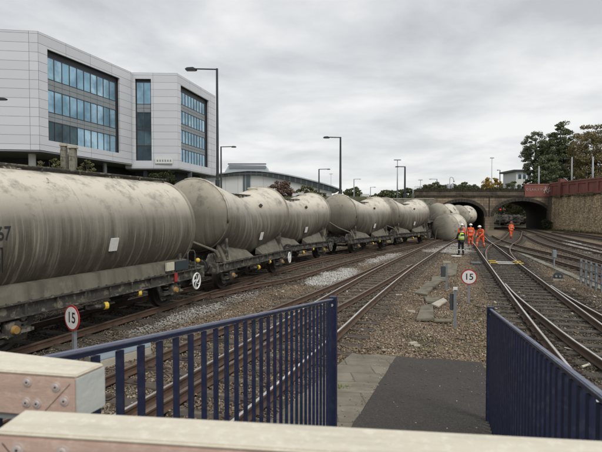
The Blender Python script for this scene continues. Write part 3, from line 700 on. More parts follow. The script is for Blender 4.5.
    # end cradle: bolster that carries each end of the barrel
    for s_ in (-1, 1):
        c = MB(); x0 = s_*(HL-.35); zc, rz, ry = sec(x0, vee)
        prof = [(-1.08, .955)]+[(y, zc-rz*math.sqrt(1-(y/ry)**2)+.01) for y in [-1.05+i*.15 for i in range(15)]]+[(1.08, .955)]
        c.prism(prof, x0-.07, x0+.07, 'x')
        if vee: c.obox((s_*3.02, -.8, 1.10), (.26, 0, .0), (0, .05, 0), (s_*-.12, 0, .15)); c.obox((s_*3.02, .8, 1.10), (.26, 0, .0), (0, .05, 0), (s_*-.12, 0, .15))
        c.build('end_cradle', 'frame', w_)
    # running gear
    for ax in (-WB, WB):
        for y in (-.73, .73): disc_wheel(w_, ax, y)
        a = MB(); a.tube([(ax, -.98, .46), (ax, .98, .46)], .075, 10); a.build('axle', 'wheel', w_)
        for s_ in (-1, 1):
            g = MB(); y = s_*1.0
            g.prism([(ax-.62, .69), (ax-.50, .69), (ax-.22, .36), (ax-.22, .30), (ax+.22, .30), (ax+.22, .36), (ax+.50, .69), (ax+.62, .69), (ax+.36, .22), (ax-.36, .22)], y-.02*s_, y+.02*s_, 'y')
            for i in range(4): g.tube([(ax-.27, y+s_*.06, .44+.09*i), (ax-.27, y+s_*.06, .47+.09*i)], .085, 10); g.tube([(ax+.27, y+s_*.06, .44+.09*i), (ax+.27, y+s_*.06, .47+.09*i)], .085, 10)
            g.box(ax-.44, ax+.44, min(y, y+s_*.15), max(y, y+s_*.15), .37, .43)
            g.build('spring_gear', 'frame', w_)
            b = MB(); b.box(ax-.15, ax+.15, min(y+s_*.03, y+s_*.20), max(y+s_*.03, y+s_*.20), .33, .62); bo = b.build('axle_box', 'frame', w_, bevel=.03)
            cp = MB(); cp.tube([(ax, y+s_*.20, .47), (ax, y+s_*.26, .47)], [.085, .065], 14); cp.build('axle_cap', 'orangecap', bo, smooth=40)
    # buffers
    for sx_ in (-1, 1):
        for sy_ in (-1, 1):
            b = MB(); x = sx_*(FX+.12); y = sy_*.87
            b.tube([(x, y, .91), (x+sx_*.16, y, .91), (x+sx_*.17, y, .91), (x+sx_*.40, y, .91), (x+sx_*.41, y, .91), (x+sx_*.44, y, .91)], [.13, .12, .085, .085, .225, .215], 16); b.build('buffer', 'under', w_, smooth=40)
        b = MB(); x = sx_*(FX+.12); b.tube([(x, 0, .88), (x+sx_*.22, 0, .86), (x+sx_*.28, 0, .76)], .04, 8); b.ring((x+sx_*.33, 0, .66), (1, 0, .2), .09, .022, 14, 6); b.build('coupling', 'under', w_)
        hs = MB(); hs.tube([(x, -.35, .8), (x+sx_*.12, -.36, .74), (x+sx_*.2, -.38, .5), (x+sx_*.28, -.36, .66)], .024, 7); hs.build('brake_hose', 'under', w_)
    # yellow-ended brake cylinders
    bc = MB(); bc.tube([(-.6, -1.0, .52), (-.2, -1.16, .5)], .06, 10); bo = bc.build('brake_cylinder', 'under', w_)
    cp = MB(); cp.tube([(-.2, -1.16, .5), (-.12, -1.19, .5)], .085, 12); cp.build('cylinder_cap', 'yellow', bo)
    bc = MB(); bc.tube([(.55, -1.0, .62), (.95, -1.14, .6)], .05, 10); bo = bc.build('brake_cylinder', 'under', w_)
    cp = MB(); cp.tube([(.95, -1.14, .6), (1.02, -1.17, .6)], .075, 12); cp.build('cylinder_cap', 'yellow', bo)
    # handwheel
    hw = MB(); c = Vector((FX-.42, -1.30, .60)); hw.ring(c, (.12, -1, 0), .225, .026, 28, 6)
    for k in range(5):
        a = 2*math.pi*k/5; pts = []
        for q in range(6):
            rr = .04+.18*q/5; an = a+.9*(q/5)**1.0; pts.append(c+Vector((rr*math.cos(an), .12*rr*math.cos(an), rr*math.sin(an))))
        hw.tube(pts, .017, 6)
    hw.tube([c+Vector((0, -.03, 0)), c+Vector((0, .16, 0))], .04, 8); hw.build('brake_handwheel', 'white', w_, smooth=True)
    # roof fittings
    tp = sec(0, vee)[0]+sec(0, vee)[1]
    rf = MB(); 
    for sy_ in (-1, 1): rf.tube([(-1.1 if vee else -HL, sy_*.32, tp+.06), (1.1 if vee else HL, sy_*.32, tp+.06)], .018, 6)
    L = 1.1 if vee else HL
    k = int(L*2/.09)
    for i in range(k): x = -L+(i+.5)*2*L/k; rf.box(x-.03, x+.03, -.33, .33, tp+.04, tp+.06)
    for i in range(7):
        x = -L+.1+i*(2*L-.2)/6
        for sy_ in (-1, 1): rf.box(x-.02, x+.02, sy_*.3-.02, sy_*.3+.02, tp-.08, tp+.045)
    rf.build('roof_walkway', 'frame', w_)
    for x in ((-1.9, 1.9) if vee else (-1.6, 1.4)):
        ztop = sec(x, vee)[0]+sec(x, vee)[1]
        hh = MB(); hh.tube([(x, 0, ztop-.05), (x, 0, ztop+.05), (x, 0, ztop+.052), (x, 0, ztop+.085)], [.20, .20, .24, .22] if vee else [.18, .18, .2, .18], 18); 
        hh.tube([(x+.24, -.1, ztop), (x+.24, .1, ztop)], .03, 6); hh.build('hatch', 'tank', w_, smooth=40)
    # small dark fitting on the shoulder, and the discharge pipe low on the near end
    th = R(52); 
    for x in ((.62,) if vee else ()):
        zc, rz, ry = sec(x, vee); p = Vector((x, -ry*math.sin(th), zc+rz*math.cos(th))); nrm = Vector((0, -math.sin(th), math.cos(th)))
        q = MB(); q.obox(p+nrm*.03, (.06, 0, 0), nrm.cross(Vector((1, 0, 0)))*.05, nrm*.05); q.build('lifting_lug', 'frame', w_)
    if vee:
        zc, rz, ry = sec(-HL, vee)
        dp = MB(); dp.tube([(-HL-.50, .35, 1.95), (-HL-.46, -.25, 1.62), (-HL-.30, -.98, 1.34)], .045, 10); dp.tube([(-HL-.3, -.98, 1.34), (-HL-.2, -1.03, 1.15)], .06, 10); dp.build('discharge_pipe', 'skirt', w_, smooth=40)
        st = MB(); pts = []
        for i in range(15):
            t = R(-14+i*8.2); pts.append((-HL-.035, -ry*1.012*math.sin(t), zc+rz*1.012*math.cos(t)))
        st.tube(pts, .035, 6); st.build('rim_pipe', 'tank', w_, smooth=True)
    # data plate on the flank
    def onbarrel(x, ang, m, hw_, hh_, nm, par, lift=.012):
        zc, rz, ry = sec(x, vee); a = R(ang); p = Vector((x, -ry*math.sin(a), zc+rz*math.cos(a))); n_ = Vector((0, -math.sin(a), math.cos(a))); u_ = Vector((0, -math.cos(a), -math.sin(a)))
        q = MB(); q.obox(p+n_*lift, (hw_, 0, 0), u_*hh_, n_*.012); return q.build(nm, m, par)
    onbarrel(.30 if vee else .02, 106 if vee else 104, 'white', .12, .15, 'data_plate', w_)
    bp = MB(); bp.box(2.08, 2.5, -1.235, -1.22, .86, 1.02); 
    if not vee:
        q = MB(); q.box(2.35, 2.47, -1.235, -1.212, .702, .925); q.build('red_label', 'red', w_)
        q = MB(); q.box(2.0, 2.32, -1.24, -1.18, 1.03, 1.25); q.build('tally_board', 'cream', w_)
        q = MB(); q.box(2.4, 3.0, -1.22, -1.17, 1.0, 1.24); q.build('tally_board', 'bluepl', w_)
        q = MB(); q.tube([(3.08, -1.15, .96), (3.08, -1.15, 1.42), (3.15, -1.15, 1.5), (3.38, -1.15, 1.48), (3.45, -1.15, 1.38), (3.45, -1.15, .96)], .022, 7); q.build('grab_rail', 'frame', w_)
        q = MB(); q.sphere((3.52, -1.2, 1.18), .07, n=12, m=8); q.build('valve_knob', 'yellow', w_, smooth=True)
        cu = bpy.data.curves.new('running_number', 'FONT'); cu.body = '67'; cu.size = .34; cu.resolution_u = 4; cu.offset = .004
        tmp = bpy.data.objects.new('tmp', cu); COL.objects.link(tmp); dg = bpy.context.evaluated_depsgraph_get(); me = bpy.data.meshes.new_from_object(tmp.evaluated_get(dg)); bpy.data.objects.remove(tmp)
        zc, rz, ry = sec(0, vee)
        for v in me.vertices:
            s_ = v.co.y; a = R(93)-s_/1.29*1.0; v.co = Vector((-2.80+v.co.x*.80, -(ry+.008)*math.sin(a), zc+(rz+.008)*math.cos(a)))
        me.materials.clear(); me.materials.append(M['letter']); o = bpy.data.objects.new('running_number', me); COL.objects.link(o); o.parent = w_
        q = MB()
        for i in range(2):
            a = R(92); q.obox((-2.80+i*.2-.1, -ry*math.sin(a)-.0, zc-.42), (.005, 0, 0), (0, .012, 0), (0, 0, .22))
        for i in range(3): q.obox((-2.80, -ry+.005, zc-.2-i*.2), (.10, 0, 0), (0, .008, 0), (0, 0, .004))
        q.build('number_panel', 'letter', w_)
    return w_
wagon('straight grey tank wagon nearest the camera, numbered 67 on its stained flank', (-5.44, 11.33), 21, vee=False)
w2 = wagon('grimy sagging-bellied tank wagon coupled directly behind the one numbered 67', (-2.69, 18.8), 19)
GREYWHEEL = [o for o in bpy.data.objects if o.parent == w2 and o.name.startswith('brake_handwheel')][0].data.copy(); GREYWHEEL.materials[0] = M['skirt']
def cp_w(label, x, y, h, z=.19, rot=None):
    c = copy_tree(w2); c['label'] = label
    for o in bpy.data.objects:
        if o.parent == c and o.name.startswith('brake_handwheel'): o.data = GREYWHEEL
    c.location = (x, y, z); c.rotation_euler = (0, 0, R(90-h))
    if rot is not None:
        c.rotation_mode = 'QUATERNION'; c.rotation_quaternion = (Matrix.Rotation(R(90-h), 4, 'Z') @ Matrix.Rotation(R(rot), 4, 'X')).to_quaternion()
    return c
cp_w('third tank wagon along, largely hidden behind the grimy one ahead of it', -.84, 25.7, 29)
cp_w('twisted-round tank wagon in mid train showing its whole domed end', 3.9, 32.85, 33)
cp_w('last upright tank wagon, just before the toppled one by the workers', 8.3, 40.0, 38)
def toppled(label, nearc, h, roll, zc_):
    # place a rolled wagon so that its barrel axis starts at nearc
    c = copy_tree(w2); c['label'] = label; c['group'] = 'derailed tank wagons'
    Rm = Matrix.Rotation(R(90-h), 4, 'Z') @ Matrix.Rotation(R(roll), 4, 'X')
    axis = Rm @ Vector((-HLV, 0, 2.44)); loc = Vector((nearc[0], nearc[1], zc_))-axis
    c.rotation_mode = 'QUATERNION'; c.rotation_quaternion = Rm.to_quaternion(); c.location = loc; return c
toppled('tank wagon lying on its side with its round end facing the policeman', (13.7, 45.6), 26, 78, 1.31)
toppled('derailed tank wagon leaning behind the one lying on its side', (14.7, 51.6), 28, 50, 2.45)
toppled('farthest derailed tank wagon, jammed in the left bridge arch', (19.6, 59.8), 29, 40, 2.35)

# ------------------------------------------------------------------ blue railings
def railing(label, p0, n, side, post=True):
    # p0: top of the end post; runs back up the ramp towards the camera
    t_ = thing('metal_railing', label, 'railing', (p0.x, p0.y, ramp_z(p0.x, p0.y)), 0, 'navy railings of the platform ramp')
    L = n*.112; back = -U.normalized(); upv = PH.cross(U.normalized()); upv = -upv if upv.z < 0 else upv
    org = Vector(t_.location)
    p = p0-org; w_ = PH*.014
    hr = MB(); c = p+back*(L/2)+Vector((0, 0, -.01)); hr.obox(c, back*(L/2), w_, upv*.0055); hr.build('handrail', 'bluetop', t_, bevel=.004)
    hr = MB(); c = p+back*(L/2)+Vector((0, 0, -.022)); hr.obox(c, back*(L/2), PH*.009, upv*.007); hr.build('top_bar', 'blue', t_)
    hr = MB(); c = p+back*(L/2)+Vector((0, 0, -1.22)); hr.obox(c, back*(L/2), PH*.02, upv*.012); hr.build('bottom_rail', 'blue', t_)
    for k in range(1, n):
        b = p+back*(.112*k); q = MB(); q.box(b.x-.0105, b.x+.0105, b.y-.0105, b.y+.0105, b.z-1.21, b.z-.035)
        o = q.build('baluster', 'blue', t_)
    q = MB(); q.obox(p+Vector((0, 0, -.66)), UH*.035, PH*.035, (0, 0, .675)); po = q.build('end_post', 'blue', t_, bevel=.004)
    q = MB(); e = p+PH*(-.036*0)-UH*.037+Vector((0, 0, -.06)); q.tube([e, e-UH*.012], .012, 8); q.build('bolt', 'bolt', po)
    return t_
railing('navy blue railing on the left of the ramp, seen with the tracks through its bars', atd(333, 298, 4.4), 38, -1)
railing('navy railing on the right of the ramp, its bars closing into a solid face', atd(490.5, 308, 5.0), 42, 1)

# ------------------------------------------------------------------ timber-faced barriers in the foreground
def barrier(name, label, P, zt, h, side_face, bolts, joint, endcap=None):
    c = sum((Vector(p) for p in P), Vector())/4; t_ = thing(name, label, 'barrier', (c.x, c.y, zt-h), 0, 'timber barriers in the foreground')
    org = Vector((c.x, c.y, zt-h))
    # P order: back-left, back-right, front-right, front-left (world, at top height)
    a = (Vector(P[2])-Vector(P[3])).normalized(); ang = math.atan2(a.y, a.x)
    Rm = Matrix.Rotation(-ang, 3, 'Z'); Q = [Rm @ (Vector(p)-org) for p in P]
    def part(nm, ins, z0, z1, m):
        cc = sum(Q, Vector())/4; q = MB(); pts = [(cc.x+(p.x-cc.x)*ins[0]+0, cc.y+(p.y-cc.y)*ins[1]) for p in Q]; q.prism(pts, z0, z1, 'z'); o = q.build(nm, m, t_, bevel=.003); o.rotation_euler = (0, 0, ang); return o
    part('beam', (.999, .985), 0, h-.0015, 't_side'); part('top_face', (1, 1), h-.001, h+.006, 't_top')
    return t_, org, ang, Q
# far block: stands at the upper left corner
zA = EYE-.33
def tp(px, py, z=zA): return at(px, py, z)
BL, BR, FR = tp(-60, 346), tp(104, 366), tp(76, 378); FL = tp(-60, 368.5)
blk, org, ang, Q = barrier('timber_barrier', 'shorter timber-faced block with a grey end, at the left edge behind the long one', [BL, BR, FR, FL], zA, .085, None, None, None)
q = MB(); a = Q[1]; b = Q[2]; d = (b-a).normalized(); n_ = Vector((d.y, -d.x, 0)); n_ = n_ if n_.x > 0 else -n_
c_ = (a+b)/2; q.obox(Vector((c_.x, c_.y, .0415))+n_*.0005, d*((b-a).length/2*.985), n_*.002, (0, 0, .0412)); o = q.build('end_cap', 't_end', blk); o.rotation_euler = (0, 0, ang)
def face_pt(Pf0, Pf1, px, py):      # a point on the vertical front face through Pf0-Pf1
    r = ray(px, py); n = Vector((Pf1.y-Pf0.y, -(Pf1.x-Pf0.x), 0)); t = (Pf0-Vector((0, 0, EYE))).dot(n)/r.dot(n); return Vector((r.x*t, r.y*t, EYE+r.z*t)), n.normalized()
def bolts(root, org, F0, F1, pts, joints):
    for px, py in pts:
        p, n = face_pt(F0, F1, px, py); n = n if n.y < 0 else -n; p -= org
        q = MB(); q.tube([p-n*.004, p+n*.0012], .0095, 20, mi=0); q.tube([p+n*.001, p+n*.0035], [.0062, .0055], 16); q.tube([p+n*.0033, p+n*.0042], .0022, 6, mi=1); q.build('bolt', ['bolt', 'letter'], root, smooth=30)
    for (x0, y0), (x1, y1) in joints:
        a, n = face_pt(F0, F1, x0, y0); b, n = face_pt(F0, F1, x1, y1); n = n if n.y < 0 else -n; a -= org; b -= org; d = (b-a)
        q = MB(); q.obox((a+b)/2, d/2, d.cross(n).normalized()*.00025, n*.0006); q.build('joint_line', 'letter', root)
bolts(blk, org, FL, FR, [(27.5, 382), (56, 387), (26.5, 402.5), (37, 403.5), (64.5, 401)], [((70, 384), (44, 412))])
lw = MB(); a = FL-org; b = FR-org; dd = (b-a).normalized(); lw.obox((a+b)/2+Vector((0, .02, -.092)), dd*((b-a).length/2), Vector((-dd.y, dd.x, 0))*.012, (0, 0, .006)); lw.build('lower_batten', 'grey', blk)
BL, BR, FR, FL = tp(25, 413), tp(760, 453), tp(760, 483), tp(0-6, 435)
fr, org, ang, Q = barrier('timber_barrier', 'long timber-faced beam across the bottom of the view, right in front of the camera', [BL, BR, FR, FL], zA, .12, None, None, None)
bolts(fr, org, FL, FR, [(18, 449.5), (62.5, 452)], [((2, 443), (10, 453))])

# ------------------------------------------------------------------ speed signs and marker posts
def text_mesh(name, body, size, m, parent, mtx, res=4, bold=0):
    cu = bpy.data.curves.new(name, 'FONT'); cu.body = body; cu.size = size; cu.align_x = 'CENTER'; cu.align_y = 'CENTER'; cu.resolution_u = res; cu.offset = bold
    tmp = bpy.data.objects.new('tmp', cu); COL.objects.link(tmp); dg = bpy.context.evaluated_depsgraph_get(); me = bpy.data.meshes.new_from_object(tmp.evaluated_get(dg)); bpy.data.objects.remove(tmp)
    me.transform(mtx); me.materials.clear(); me.materials.append(M[m]); o = bpy.data.objects.new(name, me); COL.objects.link(o); o.parent = parent; return o
def speed_sign(label, x, y, zc, r, face):
    t_ = thing('speed_sign', label, 'sign', (x, y, 0), R(face), 'railway speed signs')   # faces local -y
    q = MB(); q.box(-.035, .035, .012, .07, -.2, zc+.1); q.build('post', 'galv', t_)
    q = MB(); q.tube([(0, -.006, zc), (0, .010, zc)], r, 40); d = q.build('disc', 'red', t_, smooth=40)
    q = MB(); q.tube([(0, -.0105, zc), (0, -.004, zc)], r*.85, 40); q.build('white_face', 'white', d, smooth=40)
    text_mesh('number', '15', r*1.15, 'letter', d, Matrix.Translation((0, -.013, zc+.0)) @ Matrix.Rotation(R(90), 4, 'X'), bold=.004)
    return t_
p = atd(469, 277, 14.5); speed_sign('round red-rimmed sign reading 15, standing full face in the ballast right of the ramp', p.x, p.y, p.z, .235, -14)
p = atd(72, 318, 8.6); speed_sign('round sign reading 15, seen at an angle beside the wagon numbered 67', p.x, p.y, p.z, .235, -34)
def marker(label, px, pb, pt, dark=True):
    p = at(px, pb); top = EYE+(212-pt)/480*p.y
    t_ = thing('marker_post', label, 'post', p, R(-20), 'short lineside posts')
    q = MB(); q.box(-.035, .035, -.006, .006, -.1, top); q.box(-.035, -.025, -.05, .006, -.1, top); q.build('post', 'galv', t_)
    if dark: q = MB(); q.box(-.13, -.04, -.02, .03, top-.5, top-.1); q.build('box', 'dkgrey', t_, bevel=.01); q = MB(); q.box(-.05, .05, -.03, .03, top, top+.06); q.build('cap', 'white', t_)
    else: q = MB(); q.box(-.13, .13, -.02, .05, top-.02, top+.07); q.build('bracket', 'paleslab', t_, bevel=.01); q = MB(); q.box(-.20, -.04, -.05, .05, top-.5, top-.12); q.build('box', 'dkgrey', t_, bevel=.01)
marker('short galvanised post with a dark plate, nearest the ramp end', 455, 328, 290, True)
marker('short galvanised post with a pale bracket, beyond the broken concrete lids', 446.5, 291, 263, False)
# white headed marker and ground signal by the right tracks
p = at(554, 268.5); t_ = thing('lineside_marker', 'small grey box on a thin post left of the galvanised fence', 'marker', p)
q = MB(); q.box(-.03, .03, -.02, .02, -.1, .55); q.build('post', 'galv', t_); q = MB(); q.box(-.11, .11, -.05, .05, .52, .92); q.build('head', 'galv', t_, bevel=.03)
p = at(558, 281); t_ = thing('ground_signal', 'low black and white ground signal in front of the grey box on a post', 'signal', p, R(-25))
q = MB(); q.box(-.18, .18, -.08, .12, 0, .10); q.build('base', 'paleslab', t_, bevel=.01); q = MB(); q.prism([(-.17, .10), (.17, .10), (.17, .26), (.08, .36), (-.08, .36), (-.17, .26)], -.06, .10, 'y'); h_ = q.build('housing', 'dkgrey', t_, bevel=.01)
for a in (-.07, .07): q = MB(); q.tube([(a, -.10, .2), (a, -.058, .2)], .04, 12); q.build('lens', 'lens', h_)
# galvanised fence
A0, A1 = at(580, 284), at(607, 296); d = (A1-A0); L = d.length; t_ = thing('galvanised_fence', 'short grey galvanised fence at the right edge between two tracks', 'fence', A0, math.atan2(d.y, d.x))
for i in range(6):
    x = i*L/5
    q = MB(); q.box(x-.04, x+.04, -.006, .006, -.1, .98); q.box(x-.04, x-.028, 0, .07, -.1, .98); q.build('fence_post', 'galv', t_)
    if i < 5:
        q = MB(); q.box(x+.11, x+.17, .02, .03, .15, .92); q.build('upright', 'galv', t_)
for z in (.30, .62, .86): q = MB(); q.box(-.05, L+.05, .008, .020, z-.03, z+.03); q.build('fence_rail', 'galv', t_)

# ------------------------------------------------------------------ concrete lids, slabs, troughs
GL = 'loose concrete lids between the tracks'
def lid(label, pts, th=.07, m='conc_green', cat='slab', z=.02, tilt=0):
    P = [at(x, y, 0) for x, y in pts]; c = sum(P, Vector())/len(P)
    mb = MB(); mb.prism([(p.x-c.x, p.y-c.y) for p in P], 0, th, 'z'); o = mb.build('concrete_lid', m, bevel=.012); o.location = (c.x, c.y, z); o.rotation_euler = (tilt, tilt*.6, 0)
    return tag(o, label, cat, GL)
lid('long mossy concrete lid farthest up the broken trough line', [(443, 266), (458, 265), (456, 276), (444, 278)])
lid('mossy lid bending the trough line, left of the post with the pale bracket', [(432, 278.5), (448, 276.5), (446, 282), (431, 283.5)])
lid('mossy lid on the slanting stretch of the trough line', [(428, 283.5), (441, 283), (434, 289), (421, 289)])
lid('mossy lid at the left-hand bend of the trough line', [(421, 289.5), (433, 289.5), (427, 297), (414, 295)])
lid('mossy lid lying across behind the pale loose slab', [(424, 299), (441, 299.5), (437, 304.5), (426, 304)])
lid('pale loose slab lying tilted beside the nearest galvanised post', [(431, 307.5), (443, 302), (447, 304), (438, 309.5)], .06, 'paleslab', z=.06, tilt=.06)
lid('mossy lid closest to the ramp end', [(421, 309), (433, 306), (434, 322), (416, 322)])
lid('narrow mossy lid right of the one closest to the ramp', [(436, 321), (452, 321.5), (452, 324), (434, 323.5)], .04)
# bluish covered chamber by the left railing
P = [at(84, 352, .14), at(150, 336.5, .14), at(151, 347.5, .14), at(96, 363, .14)]
c = sum(P, Vector())/4; c.z = 0; t_ = thing('service_chamber', 'low concrete chamber with a blue-grey lid behind the left railing', 'chamber', c)
q = MB(); q.prism([(p.x-c.x, p.y-c.y) for p in P], -.1, .15, 'z'); q.build('wall', 'paleslab', t_, bevel=.01)
q = MB(); q.prism([((p.x-c.x)*.985, (p.y-c.y)*.97) for p in P], .15, .175, 'z'); q.build('lid', 'conc_blue', t_, bevel=.005)
# cable troughs
def trough(label, pts, w_=.22):
    path = crom(pts, 1.0); org = path[0]; t_ = thing('cable_trough', label, 'cable trough', (org.x, org.y, 0), 0, 'cable troughs')
    for i, (a, b) in enumerate(zip(path[:-1], path[1:])):
        d = (b-a); n = Vector((d.y, -d.x)).normalized()*w_; c = (a+b)/2-org; q = MB(); q.obox((c.x, c.y, .02), (d.x*.485, d.y*.485, random.uniform(-.004, .004)), (n.x, n.y, 0), (0, 0, .05)); q.build('lid', 'concrete' if i % 4 else 'conc_green', t_)
a, b = at(521, 254), at(578, 279); trough('concrete cable trough running past the grey box on a post', [(b.x-1.2, b.y-4.5), (b.x, b.y), (a.x, a.y), (a.x+2, a.y+7)], .16)
0 and trough('flat cable trough crossing the ballast behind the 15 sign', [(b.x+1.2, b.y-9), (b.x+2.2, b.y-3.5), (b.x+3, b.y+2)], .12)
# points machine with stretcher bars between the rails
p = at(505, 265); t_ = thing('point_rods', 'white point rods with yellow clamps between the shiny rails', 'points equipment', (p.x, p.y, 0), R(-17))
for y in (-.45, .35): q = MB(); q.box(-.42, .42, y-.035, y+.035, .11, .15); q.build('rod', 'white', t_)
for x in (-.62, .62):
    for y in (-.6, .35): q = MB(); q.box(x-.2, x+.2, y-.07, y+.07, .15, .195); q.build('clamp', 'yellow', t_, bevel=.01)
q = MB(); q.box(-1.7, -1.2, -.5, .4, .0, .10); q.build('motor_cover', 'dkgrey', t_, bevel=.02)
p = at(585, 369.5); t_ = thing('rail_peg', 'small pale peg lying beside the right-hand rails', 'peg', (p.x, p.y, .06), R(25)); q = MB(); q.tube([(-.09, 0, 0), (.09, 0, .015)], [.022, .018], 10); q.build('shaft', 'cream', t_); q = MB(); q.tube([(.085, 0, .015), (.11, 0, .018)], .03, 10); q.build('head', 'paleslab', t_)
# white debris near the police officer
p = at(456, 257); q = MB(); rr = [(.38*math.cos(a*.9)*random.uniform(.7, 1.1), .26*math.sin(a*.9)*random.uniform(.7, 1.1)) for a in range(7)]; q.prism(rr, 0, .06, 'z'); o = q.build('spilled_powder_sheet', 'white', bevel=.02); o.location = (p.x, p.y, .03); tag(o, 'crumpled white sheet on the ballast at the policeman\'s feet', 'sheet')

# ------------------------------------------------------------------ bridge with two arches
BY = 74.0; BD = 14.0; HD = Vector((math.sin(R(12)), math.cos(R(12)), 0))
br = thing('railway_bridge', 'sooty stone bridge with two arches spanning the tracks', 'bridge', (25, BY, 0))
X0, X1 = 17.6, 39.2
ARC = [(21.2, 28.2, 2.2, 4.35), (29.75, 38.3, 2.2, 4.5)]
def arch_z(a, x):
    l, r, s, h = a; t = (x-(l+r)/2)/((r-l)/2)
    return s+(h-s)*math.sqrt(max(0, 1-t*t))
ztop = 5.15
f = MB(); xs = sorted(set([X0, X1]+[X0+(X1-X0)*i/30 for i in range(31)]+[l for a in ARC for l in (a[0], a[1])]+[a[0]+(a[1]-a[0])*(.5-.5*math.cos(math.pi*i/28)) for a in ARC for i in range(29)]))
def inside(x0, x1):
    for a in ARC:
        if x0 >= a[0]-1e-6 and x1 <= a[1]+1e-6: return a
    return None
for x0, x1 in zip(xs[:-1], xs[1:]):
    a = inside(x0, x1); z0 = arch_z(a, x0) if a else -.3; z1 = arch_z(a, x1) if a else -.3
    f.add([(x0-25, 0, z0), (x1-25, 0, z1), (x1-25, 0, ztop), (x0-25, 0, ztop)], [(0, 1, 2, 3)])
f.build('wall', 'buff', br, fix=False)
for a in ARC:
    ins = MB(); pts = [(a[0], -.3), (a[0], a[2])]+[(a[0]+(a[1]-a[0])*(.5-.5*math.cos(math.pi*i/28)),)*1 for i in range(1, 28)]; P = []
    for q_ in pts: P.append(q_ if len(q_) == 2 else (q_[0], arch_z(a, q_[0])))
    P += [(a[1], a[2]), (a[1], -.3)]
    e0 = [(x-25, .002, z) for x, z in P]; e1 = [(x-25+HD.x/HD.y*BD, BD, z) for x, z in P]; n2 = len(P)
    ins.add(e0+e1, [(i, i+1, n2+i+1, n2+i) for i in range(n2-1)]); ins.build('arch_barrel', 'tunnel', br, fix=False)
    # voussoirs
    vr = MB(); cx_ = (a[0]+a[1])/2; hw = (a[1]-a[0])/2
    for i in range(26):
        t0 = math.pi*(i+.06)/26; t1 = math.pi*(i+.94)/26; pp = []
        for t, g in ((t0, 0), (t1, 0), (t1, .5), (t0, .5)): pp.append((cx_-25-(hw+g)*math.cos(t), a[2]+(a[3]-a[2]+g)*math.sin(t)))
        vr.prism(pp, -.07-.03*(i % 2), .0, 'y')
    vr.build('arch_ring', 'vouss', br)
q = MB(); q.box(X0-25, 34.35-25, -.16, .25, 5.153, 5.42); q.build('string_course', 'vouss', br)
q = MB(); q.box(X0-25, 34.35-25, .02, .40, 5.42, 6.05); q.build('parapet', 'soot', br)
q = MB()
x = X0-25
while x < 34.3-25: q.box(x, x+1.15, -.10, .5, 6.052, 6.30+random.uniform(-.02, .02)); x += 1.2
q.build('coping', 'vouss', br)
q = MB(); q.add([(X0-25, .42, 5.16), (X1-25, .42, 5.16), (X1-25+HD.x/HD.y*BD, BD, 5.16), (X0-25+HD.x/HD.y*BD, BD, 5.16)], [(0, 1, 2, 3)]); q.box(X0-25+3, X1-25+3, BD, BD+.4, 4.7, 6.2); q.build('deck', 'soot', br)
q = MB(); q.tube([(29.0-25, -.09, 0), (29.0-25, -.09, 5.1)], .07, 8); q.build('drainpipe', 'under', br)
q = MB(); q.box(28.3-25, 29.65-25, -.25, -.005, -.2, 2.0); q.build('pier_base', 'buff', br)
q = MB(); 
for i in range(22): xx = X0-25+i*1.0; q.tube([(xx, .3, 6.3), (xx, .3, 6.75)], .02, 5)
for z in (6.5, 6.74): q.tube([(X0-25, .3, z), (X0-25+21.5, .3, z)], .018, 5)
q.build('guard_rail', 'under', br)
q = MB(); sh = HD.x/HD.y*BD; q.box(21.0-25+sh, 28.4-25+sh, BD-.25, BD-.02, -.2, 4.6); q.build('added_dark_stop', 'tunnel', br)  # added wall, no bridge part: closes the left arch so its inside stays black
# red brick parapet
rb = thing('red_brick_parapet', 'red brick parapet with white graffiti above the bridge and stone wall', 'parapet wall', (38.3, 74, 5.1))
q = MB(); q.box(-3.9, 1.0, -.12, .3, 0.05, 1.85); q.build('wall', 'redbrick', rb)
q = MB(); q.box(-3.95, 1.05, -.18, .36, 1.852, 2.02); q.build('coping', 'coping', rb)
WL = 30.0
lw = MB(); lw.box(0, WL, 0, .25, .1, 2.0)
i = 0; x = .25
while x < WL-2:
    lw.box(x-.22, x+.22, -.12, -.001, .1, 2.0); x += 2.3
lw.box(0, WL, -.10, -.001, .1, .45); lw.box(0, WL, -.10, -.001, 1.65, 2.0)
o = lw.build('wall', 'redbrick', rb); o.rotation_euler = (0, 0, R(-90)); o.location = (-.0+.1, -.13, 0)
q = MB(); q.box(0, WL, -.2, .33, 2.002, 2.17); o = q.build('coping', 'coping', rb); o.rotation_euler = (0, 0, R(-90)); o.location = (.1, -.13, 0)
for ex in (2.9, 19.0):
    q = MB(); q.box(ex-.35, ex+.35, -.32, .45, .0, 2.55); o = q.build('pillar', 'redbrick', rb); o.rotation_euler = (0, 0, R(-90)); o.location = (.1, -.13, 0)
# graffiti strokes
gr = MB(); rnd = random.Random(5)
def stroke(pts, r=.035): gr.tube([(x, -.135, z) for x, z in pts], r, 6)
for k, sh in enumerate(['o', 'l', 'a', 'r', 'i', 'w']):
    x = -3.55+k*.42; z = 1.15
    if sh == 'o': stroke([(x+.13*math.cos(t*.785), z+.17*math.sin(t*.785)) for t in range(9)])
    elif sh == 'l': stroke([(x, z+.2), (x-.02, z-.18), (x+.16, z-.18)])
    elif sh == 'a': stroke([(x-.13, z-.18), (x, z+.2), (x+.13, z-.18)]); stroke([(x-.07, z-.04), (x+.08, z-.04)])
    elif sh == 'r': stroke([(x-.1, z-.18), (x-.1, z+.18), (x+.1, z+.1), (x-.08, z), (x+.13, z-.18)])
    elif sh == 'i': stroke([(x, z-.18), (x+.02, z+.2)])
    else: stroke([(x-.15, z+.18), (x-.07, z-.18), (x, z+.05), (x+.08, z-.18), (x+.16, z+.18)])
